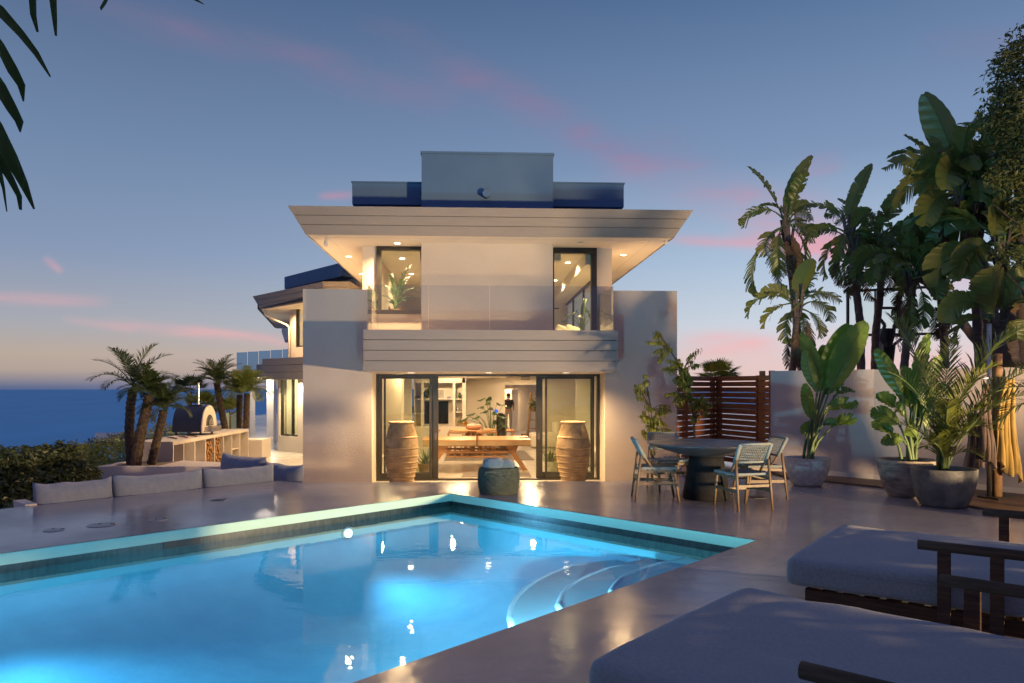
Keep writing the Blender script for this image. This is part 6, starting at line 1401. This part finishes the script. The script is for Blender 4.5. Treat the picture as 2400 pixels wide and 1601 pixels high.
# climbing philodendron with big lobed leaves
def lobed(lf, st, b0, tip, size, rng):
    vec = tip - b0; mid = b0 + vec * .55 + Vector((0, 0, vec.length * .18)); st.tube([b0, b0.lerp(mid, .5) + Vector((0, 0, .03)), mid, tip], [.012, .01, .008, .006], 5, cap=False)
    d = Vector((vec.x, vec.y, 0)); d = (d.normalized() if d.length > .05 else Vector((1, 0, 0))) + Vector((0, 0, -.55 + rng.uniform(-.3, .3))); d.normalize(); sd = d.cross(Vector((0, 0, 1))).normalized(); up = sd.cross(d)
    for i in range(7):
        f = i / 6; c = tip + d * size * f * .8
        for sg in (-1, 1):
            l = size * .5 * math.sin(math.pi * (.2 + .72 * f)) * rng.uniform(.85, 1.1); dd_ = (sd * sg + d * .35).normalized(); e = c + dd_ * l - up * l * .35 - Vector((0, 0, l * .15)); w = d * size * .065
            m_ = c.lerp(e, .55) + up * .02; lf.add([c - w, c + w, m_ + w * 1.1, m_ - w * 1.1, e + w * .2], [(0, 1, 2, 3), (3, 2, 4)])
    lf.add([tip + d * size * .75 - sd * size * .07, tip + d * size * .75 + sd * size * .07, tip + d * size * 1.15], [(0, 1, 2)])
def philo(c, pts_, size, label, seed, Y, potr=.2, trunk=None):
    rng = random.Random(seed); t = thing('philodendron', label, 'house plant', tuple(c)); pot(t, c, potr, potr * 1.5, m_pot1, rimw=.02); lf, st = MB(), MB(); b0 = Vector(c) + Vector((0, 0, potr * 1.4))
    for (px, py, dy) in pts_: lobed(lf, st, b0, gy(px, py, Y + dy), size * rng.uniform(.85, 1.15), rng)
    if trunk: st.tube([b0] + trunk, [.05] * (len(trunk) + 1), 8)
    obj('leaves', lf, m_darkleaf, t); obj('leaf_stalk', st, m_stem, t, smooth=True)
c = gy(1152, 900, 23.9); c.z = FL
philo(c, [(1137, 932, 0), (1145, 940, -.2), (1132, 952, -.3), (1165, 944, .1), (1180, 948, 0), (1140, 962, .2), (1112, 968, -.2), (1098, 975, 0), (1088, 982, .1), (1122, 975, -.3), (1158, 965, -.2), (1168, 974, 0), (1150, 955, .3), (1176, 990, -.2), (1186, 998, 0), (1125, 990, -.2), (1160, 985, .2), (1148, 930, .1)], .30, 'large dark lobed house plant behind the indoor round table', 5, 23.9, .24)
# dark round-topped sculpture
c = gy(1174, 900, 24.3); c.z = FL; t = thing('floor_sculpture', 'tall black round topped sculpture standing right of the lobed plant', 'sculpture', tuple(c)); obj('body', MB().lathe([(.30, 0), (.32, .1), (.26, .3), (.17, .45), (.15, .6), (.155, 1.05), (.13, 1.14), (.06, 1.19), (.01, 1.195)], 28, c), m_black, t, smooth=True)
# television and shelf objects
yt = YS + .33; t = thing('television', 'large black television on the wall of shelves', 'television', (ip(1021, yt), yt, .2)); x0, x1 = ip(992, yt), ip(1051, yt); z0, z1 = 1.5 - 85 * yt / FPX, 1.5 - 32.5 * yt / FPX
obj('casing', MB().box(x0, x1, yt, yt + .045, z0, z1), m_black, t); obj('screen', MB().box(x0 + .012, x1 - .012, yt - .004, yt - .0005, z0 + .012, z1 - .012), m_screen, t)
def sp(px, z, dy=.18): return Vector((SX(px), YS + dy, z))
p = sp(1033, zA); t = thing('picture_frame', 'white framed grey picture leaning on the top shelf', 'picture frame', tuple(p)); obj('frame', frame(MB(), p.x - .13, p.x + .13, p.z + .001, p.z + .34, p.y, p.y + .02, .035, .035, .035, .035), m_white, t); obj('print', MB().box(p.x - .094, p.x + .094, p.y + .012, p.y + .015, p.z + .037, p.z + .304), mat('grey_print', (.30, .28, .26), .8, c2=(.5, .48, .45), nscale=9), t)
p = sp(1052, zA, .1); tag(obj('small_clock', MB().box(p.x - .06, p.x + .06, p.y, p.y + .05, p.z + .001, p.z + .07), mat('blue_box', (.05, .07, .25), .4, c2=(.4, .4, .5), nscale=30), origin=tuple(p)), 'small blue box on the top shelf beside the picture', 'box')
p = sp(978, zA, .12); 
for k, (w_, lb) in enumerate(((.12, 'bottom book of the small pile on the top left shelf'), (.11, 'middle book of the small pile on the top left shelf'), (.10, 'top book of the small pile on the top left shelf'))): tag(obj('book', MB().box(p.x - w_, p.x + w_ * .8, p.y - .07, p.y + .08, p.z + .001 + k * .028, p.z + .026 + k * .028), [m_black, m_rust, m_stone][k], origin=tuple(p)), lb, 'book', 'pile of books on the shelf')
c = sp(1005, zA); t = thing('trailing_plant', 'dark bushy plant on the shelf above the television', 'house plant', tuple(c)); obj('pot', MB().lathe([(.06, .001), (.08, .1), (.07, .1)], 16, c), m_white, t); lf = MB(); leafcloud(lf, blob(c.x, c.y - .05, c.z + .2, .22, .16, .16, .1), 260, .08, random.Random(3), .6); obj('leaves', lf, m_darkleaf, t)
c = sp(1077, zA); t = thing('small_cactus', 'small dark cactus on the top right shelf', 'house plant', tuple(c)); obj('body', MB().lathe([(.03, .001), (.045, .08), (.04, .18), (.01, .22)], 14, c), m_darkleaf, t); obj('side_arm', MB().tube([c + Vector((.03, 0, .06)), c + Vector((.08, 0, .09)), c + Vector((.085, 0, .15))], .018, 8), m_darkleaf, t)
c = sp(1073, zB); tag(obj('ornament', crumple(MB(), c + Vector((0, 0, .07)), .06, .05, .07, 31, 12), m_steel, origin=tuple(c)), 'dull metal ornament on the middle right shelf', 'ornament')
c = sp(1083, zB); tag(obj('vase', MB().lathe([(.03, .001), (.055, .06), (.03, .13), (.035, .18)], 16, c), m_terra, origin=tuple(c), smooth=True), 'small brown vase at the end of the middle right shelf', 'vase')
c = sp(1071, zcab); tag(obj('storage_box', MB().box(c.x - .09, c.x + .06, c.y - .1, c.y + .1, c.z + .001, c.z + .22), m_terra, origin=tuple(c)), 'brown box at the bottom of the right shelves', 'box')
c = Vector((ip(1088, YS - .05), YS - .08, zcab)); tag(obj('gold_globe', MB().lathe([(.03, .001)] + [(.125 * math.sin(a * .3142 + .2), .12 - .12 * math.cos(a * .3142 + .2)) for a in range(9)] + [(.05, .235)], 24, c), mat('gold', (.75, .45, .15), .2, 1), origin=tuple(c), smooth=True), 'round gold vase on the cabinet at the right', 'vase')
# ladder shelf, sofa, baskets near the corridor
c = gy(1248, 900, 26.6); c.z = FL; t = thing('ladder_shelf', 'leaning rustic timber ladder shelf right of the open doorway', 'ladder shelf', tuple(c)); x = c.x
obj('rail', MB().tube([(x - .22, 26.3, FL), (x - .03, 26.75, 1.33)], .045, 8), m_rust, t, smooth=True); obj('rail', MB().tube([(x + .12, 26.3, FL), (x + .16, 26.75, 1.40)], .045, 8), m_rust, t, smooth=True)
for k, zz in enumerate((0.0, .30, .62, 1.05)): obj('rung', MB().box(x - .17 + .04 * k, x + .17, 26.35 + .1 * k, 26.5 + .1 * k, zz + .02, zz + .055), m_rust, t)
c2_ = Vector((x + .02, 26.5, .68)); t = thing('orchid', 'dark leaved orchid in a yellow pot on the ladder shelf', 'house plant', tuple(c2_)); obj('pot', MB().lathe([(.05, 0), (.075, .13), (.06, .13)], 16, c2_), m_seagrass, t)
lf = MB(); leafcloud(lf, blob(c2_.x, c2_.y, c2_.z + .22, .14, .1, .1, .1), 40, .16, random.Random(3), .4); obj('leaves', lf, m_darkleaf, t)
c = gy(1228, 900, 27 - .3); c.z = FL; tag(obj('waste_bin', MB().lathe([(.08, 0), (.11, .35), (.10, .35), (.07, .02)], 16, c), m_rust, origin=tuple(c)), 'brown bin on the floor left of the ladder shelf', 'bin')
c = gy(1252, 900, 25.2); t = thing('armchair', 'pale boxy armchair beside the right door frame', 'armchair', (c.x + .1, 25.2, FL)); obj('seat', MB().soft((c.x + .35, 25.2, FL + .25), (1.0, .9, .48), .08, 6), m_linen, t, smooth=True, weld=True); obj('backrest', MB().soft((c.x + .75, 25.2, FL + .55), (.22, .9, .6), .08, 6), m_linen, t, smooth=True, weld=True)
sx0 = ip(1330, 19.5); t = thing('sofa', 'white slipcovered sofa against the glazed partition', 'sofa', (sx0 + .5, 19.8, FL)); obj('seat', MB().soft((sx0 + .75, 20.2, FL + .22), (1.1, 2.6, .42), .1, 8, .02), m_linen, t, smooth=True, weld=True); obj('backrest', MB().soft((sx0 + 1.15, 20.2, FL + .5), (.3, 2.6, .75), .1, 8, .02), m_linen, t, smooth=True, weld=True)
for k in range(3): obj('cushion', MB().soft((sx0 + .92, 19.3 + k * .85, FL + .62), (.2, .6, .45), .09, 7, .03, k), m_linen, t, smooth=True, weld=True)
c = gy(1298, 900, 18.2); tag(obj('side_table', MB().box(c.x - .25, c.x + .25, 18.0, 18.5, FL + .38, FL + .42).box(c.x - .2, c.x + .2, 18.05, 18.45, FL, FL + .379), m_oak, origin=(c.x, 18.2, FL)), 'low pale timber side table behind the right aloe', 'side table')
# person walking in the far corridor: continuous skinned body, back to the camera
def person(c, h):
    t = thing('person', 'person in a dark shirt and beige trousers walking away through the far doorway', 'person', tuple(c), 0)
    def skin(name, vs, es, rad, m, sub=1):
        me = bpy.data.meshes.new(name); me.from_pydata([tuple(Vector(v) * (h / 1.75)) for v in vs], es, []); me.materials.append(m); o = bpy.data.objects.new(name, me); col.objects.link(o); o.parent = t
        s = o.modifiers.new('skin', 'SKIN')
        for i, r in enumerate(rad): me.skin_vertices[0].data[i].radius = (r if isinstance(r, tuple) else (r, r)); 
        me.skin_vertices[0].data[0].use_root = True
        q = o.modifiers.new('sub', 'SUBSURF'); q.levels = q.render_levels = sub; return o
    vs = [(0, 0, .95), (0, 0, 1.12), (0, -.01, 1.32), (0, 0, 1.44), (0, .01, 1.50), (0, .02, 1.60), (0, .02, 1.68), (0, .02, 1.74),
          (-.10, 0, .88), (-.10, .06, .50), (-.10, .0, .09), (-.10, .14, .03), (.10, 0, .88), (.10, -.10, .50), (.10, -.22, .12), (.10, -.10, .06),
          (-.18, 0, 1.41), (-.24, -.02, 1.13), (-.22, .06, .88), (.18, 0, 1.41), (.24, .02, 1.13), (.25, .12, .90)]
    es = [(0, 1), (1, 2), (2, 3), (3, 4), (4, 5), (5, 6), (6, 7), (0, 8), (8, 9), (9, 10), (10, 11), (0, 12), (12, 13), (13, 14), (14, 15), (3, 16), (16, 17), (17, 18), (3, 19), (19, 20), (20, 21)]
    rad = [(.15, .10), (.14, .095), (.16, .10), (.10, .07), .052, .072, .088, .05, .082, .055, .04, .03, .082, .055, .04, .03, .05, .038, .026, .05, .038, .026]
    for sg, w in ((-1, Vector((-.22, .06, .88))), (1, Vector((.25, .12, .90)))):
        n0 = len(vs); pid = 18 if sg < 0 else 21
        vs.append(tuple(w + Vector((0, .015, -.07)))); es.append((pid, n0)); rad.append((.036, .018))
        for k, (dx, l) in enumerate(((-.024, .065), (-.008, .075), (.008, .07), (.024, .055))):
            vs += [tuple(w + Vector((dx * .4, .015 + dx, -.10 - l * .4))), tuple(w + Vector((dx * .4, .028 + dx, -.10 - l)))]; es += [(n0, len(vs) - 2), (len(vs) - 2, len(vs) - 1)]; rad += [.009, .007]
        vs += [tuple(w + Vector((0, .05, -.06))), tuple(w + Vector((0, .065, -.09)))]; es += [(n0, len(vs) - 2), (len(vs) - 2, len(vs) - 1)]; rad += [.011, .009]
    b = skin('body', vs, es, rad, m_skin, 2)
    skin('shirt', [(0, 0, .98), (0, 0, 1.12), (0, -.01, 1.30), (0, 0, 1.43), (-.17, 0, 1.41), (-.235, -.01, 1.20), (.17, 0, 1.41), (.235, .01, 1.20)], [(0, 1), (1, 2), (2, 3), (3, 4), (4, 5), (3, 6), (6, 7)], [(.17, .12), (.165, .115), (.18, .12), (.11, .085), .075, .062, .075, .062], m_shirt, 2)
    skin('trousers', [(0, 0, .98), (0, 0, .93), (-.10, 0, .86), (-.10, .06, .50), (-.10, .0, .08), (.10, 0, .86), (.10, -.10, .50), (.10, -.21, .12)], [(0, 1), (1, 2), (2, 3), (3, 4), (1, 5), (5, 6), (6, 7)], [(.16, .11), (.17, .12), .10, .075, .06, .10, .075, .06], m_trou, 2)
    mb = MB(); mb.lathe([(.02, .155), (.06, .145), (.088, .10), (.090, .05), (.078, .03)], 20, (0, -.008, 1.60), wob=lambda a, z: .03 * math.sin(3 * a)); obj('hair', mb, m_hair, t, world=False, smooth=True)
    mb = MB(); mb.tube([(0, .105, 1.64), (0, .125, 1.61)], [.010, .014], 8); obj('nose', mb, m_skin, t, world=False, smooth=True)
    for sg in (-1, 1):
        obj('ear', MB().tube([(sg * .088, .01, 1.64), (sg * .096, .0, 1.62), (sg * .09, .01, 1.59)], [.008, .014, .009], 8), m_skin, t, world=False, smooth=True)
        obj('eye', MB().tube([(sg * .032, .098, 1.645), (sg * .032, .108, 1.645)], [.012, .008], 10), m_hair, t, world=False, smooth=True)
        obj('shoe', MB().soft((sg * .10, (.07 if sg < 0 else -.17), .045 if sg < 0 else .06), (.10, .27, .08), .035, 5), m_hair, t, world=False, smooth=True, weld=True)
    obj('mouth', MB().beam((-.025, .108, 1.578), (.025, .108, 1.578), .006), m_rust, t, world=False)
    return t
pc = pt(1191.5, 908, 35.0); pc.z = FL; person(pc, 1.74)
# ------------------------------------------------------------------ upstairs things
UF = ZU + .06
c = gy(927, 900, 16.95); c.z = 3.10
t = thing('plant_stand', 'low white ledge inside the upper left window', 'ledge', (c.x, 16.9, UF)); obj('ledge', MB().box(wl0 + .02, xc0 - .01, YD + .202, YD + .9, UF, 3.098), m_white, t)
t = thing('basket_palm', 'feathery palm in a handled straw basket inside the upper left window', 'house plant', tuple(c)); b_ = MB(); prof = [(.10, .001)] + [(.115 + .028 * math.sin(i / 11 * 3.1) + (.003 if i % 2 else 0), .005 + .155 * i / 11) for i in range(12)] + [(.10, .155), (.09, .10)]
b_.lathe(prof, 30, c); b_.f = b_.f[:-1]; obj('basket', b_, m_seagrass, t)
for sg in (-1, 1): obj('handle', MB().tube([c + Vector((sg * .12, 0, .13)), c + Vector((sg * .155, 0, .20)), c + Vector((sg * .135, 0, .235)), c + Vector((sg * .115, 0, .16))], .012, 6), m_seagrass, t, smooth=True)
rng = random.Random(15); lf, st = MB(), MB(); b0 = c + Vector((0, 0, .12))
for (px, py, dr) in ((958, 625, .5), (903, 665, .9), (900, 690, 1.1), (918, 645, .5), (965, 672, .9), (968, 690, 1.2), (945, 700, 1.3), (912, 705, 1.2), (935, 660, .6), (950, 650, .7)):
    tip = gy(px, py, 16.95 + rng.uniform(-.25, .3)); vec = tip - b0; frond(lf, st, b0, math.atan2(vec.y, vec.x), min(1.5, math.atan2(vec.z, math.hypot(vec.x, vec.y)) + dr * .5), vec.length * 1.08, dr, rng, 18, .17, .02, .4, .45, .5)
obj('fronds', lf, m_darkleaf, t); obj('leaf_stalk', st, m_stem, t, smooth=True)
cx = gy(1340, 900, 17.6); t = thing('daybed_sofa', 'cream sofa with two scatter cushions behind the upper right door', 'sofa', (cx.x, 18, UF)); obj('seat', MB().soft((cx.x - .05, 18.3, 2.62), (1.3, .9, .2), .07, 6), m_linen, t, smooth=True, weld=True)
for px, sd in ((1318, 1), (1340, 5)):
    q = gy(px, 752, 17.9); M4 = Matrix.Rotation(.35, 4, 'Y') @ Matrix.Rotation(-.3, 4, 'X'); obj('scatter_cushion', MB().soft((q.x, 17.85, 2.83), (.36, .13, .30), .06, 8, .03, sd, M4, 0), m_linen, t, smooth=True, weld=True)
c = gy(1365, 900, 17.2); c.z = UF; philo(c, [(1352, 728, 0), (1372, 722, .1), (1340, 735, -.1), (1380, 735, .1), (1360, 738, -.2), (1332, 742, 0), (1390, 742, 0)], .22, 'lobed plant with a thick bare stem inside the upper right door', 9, 17.2, .13, trunk=[gy(1364, 745, 17.2), gy(1366, 722, 17.2), gy(1372, 700, 17.2)])
# ================================================================== GARDEN FLOODLIGHT (outside the frame at the right, its warm light throws leaf shadows on the house)
m_flood = emit('flood_lens', (1, .8, .5), 30)
for (fx, fy, tx, ty, tz_, e, lb) in ((9.6, 2.6, -7, 16, 3.4, 9800, 'black garden floodlight on the ground beyond the daybeds'), (8.4, 6.6, 7.2, 14.5, 6.0, 1300, 'second black floodlight turned up towards the bird of paradise trees')):
    t = thing('garden_floodlight', lb, 'floodlight', (fx, fy, 0)); a_ = (Vector((tx, ty, tz_)) - Vector((fx, fy, .4))).normalized(); c = Vector((fx, fy, .4))
    obj('housing', MB().tube([c - a_ * .14, c + a_ * .02], [.09, .11], 16), m_black, t); obj('lens', MB().tube([c + a_ * .0205, c + a_ * .03], .095, 16), m_flood, t); obj('bracket', MB().tube([(fx, fy, 0), (fx, fy, .32)], .02, 8), m_black, t)
    lamp('flood_lamp', 'SPOT', c + a_ * .1, e, (1, .68, .36), .22, t, aim=(tx, ty, tz_), angle=82 if e > 3000 else 66, blend=.7)
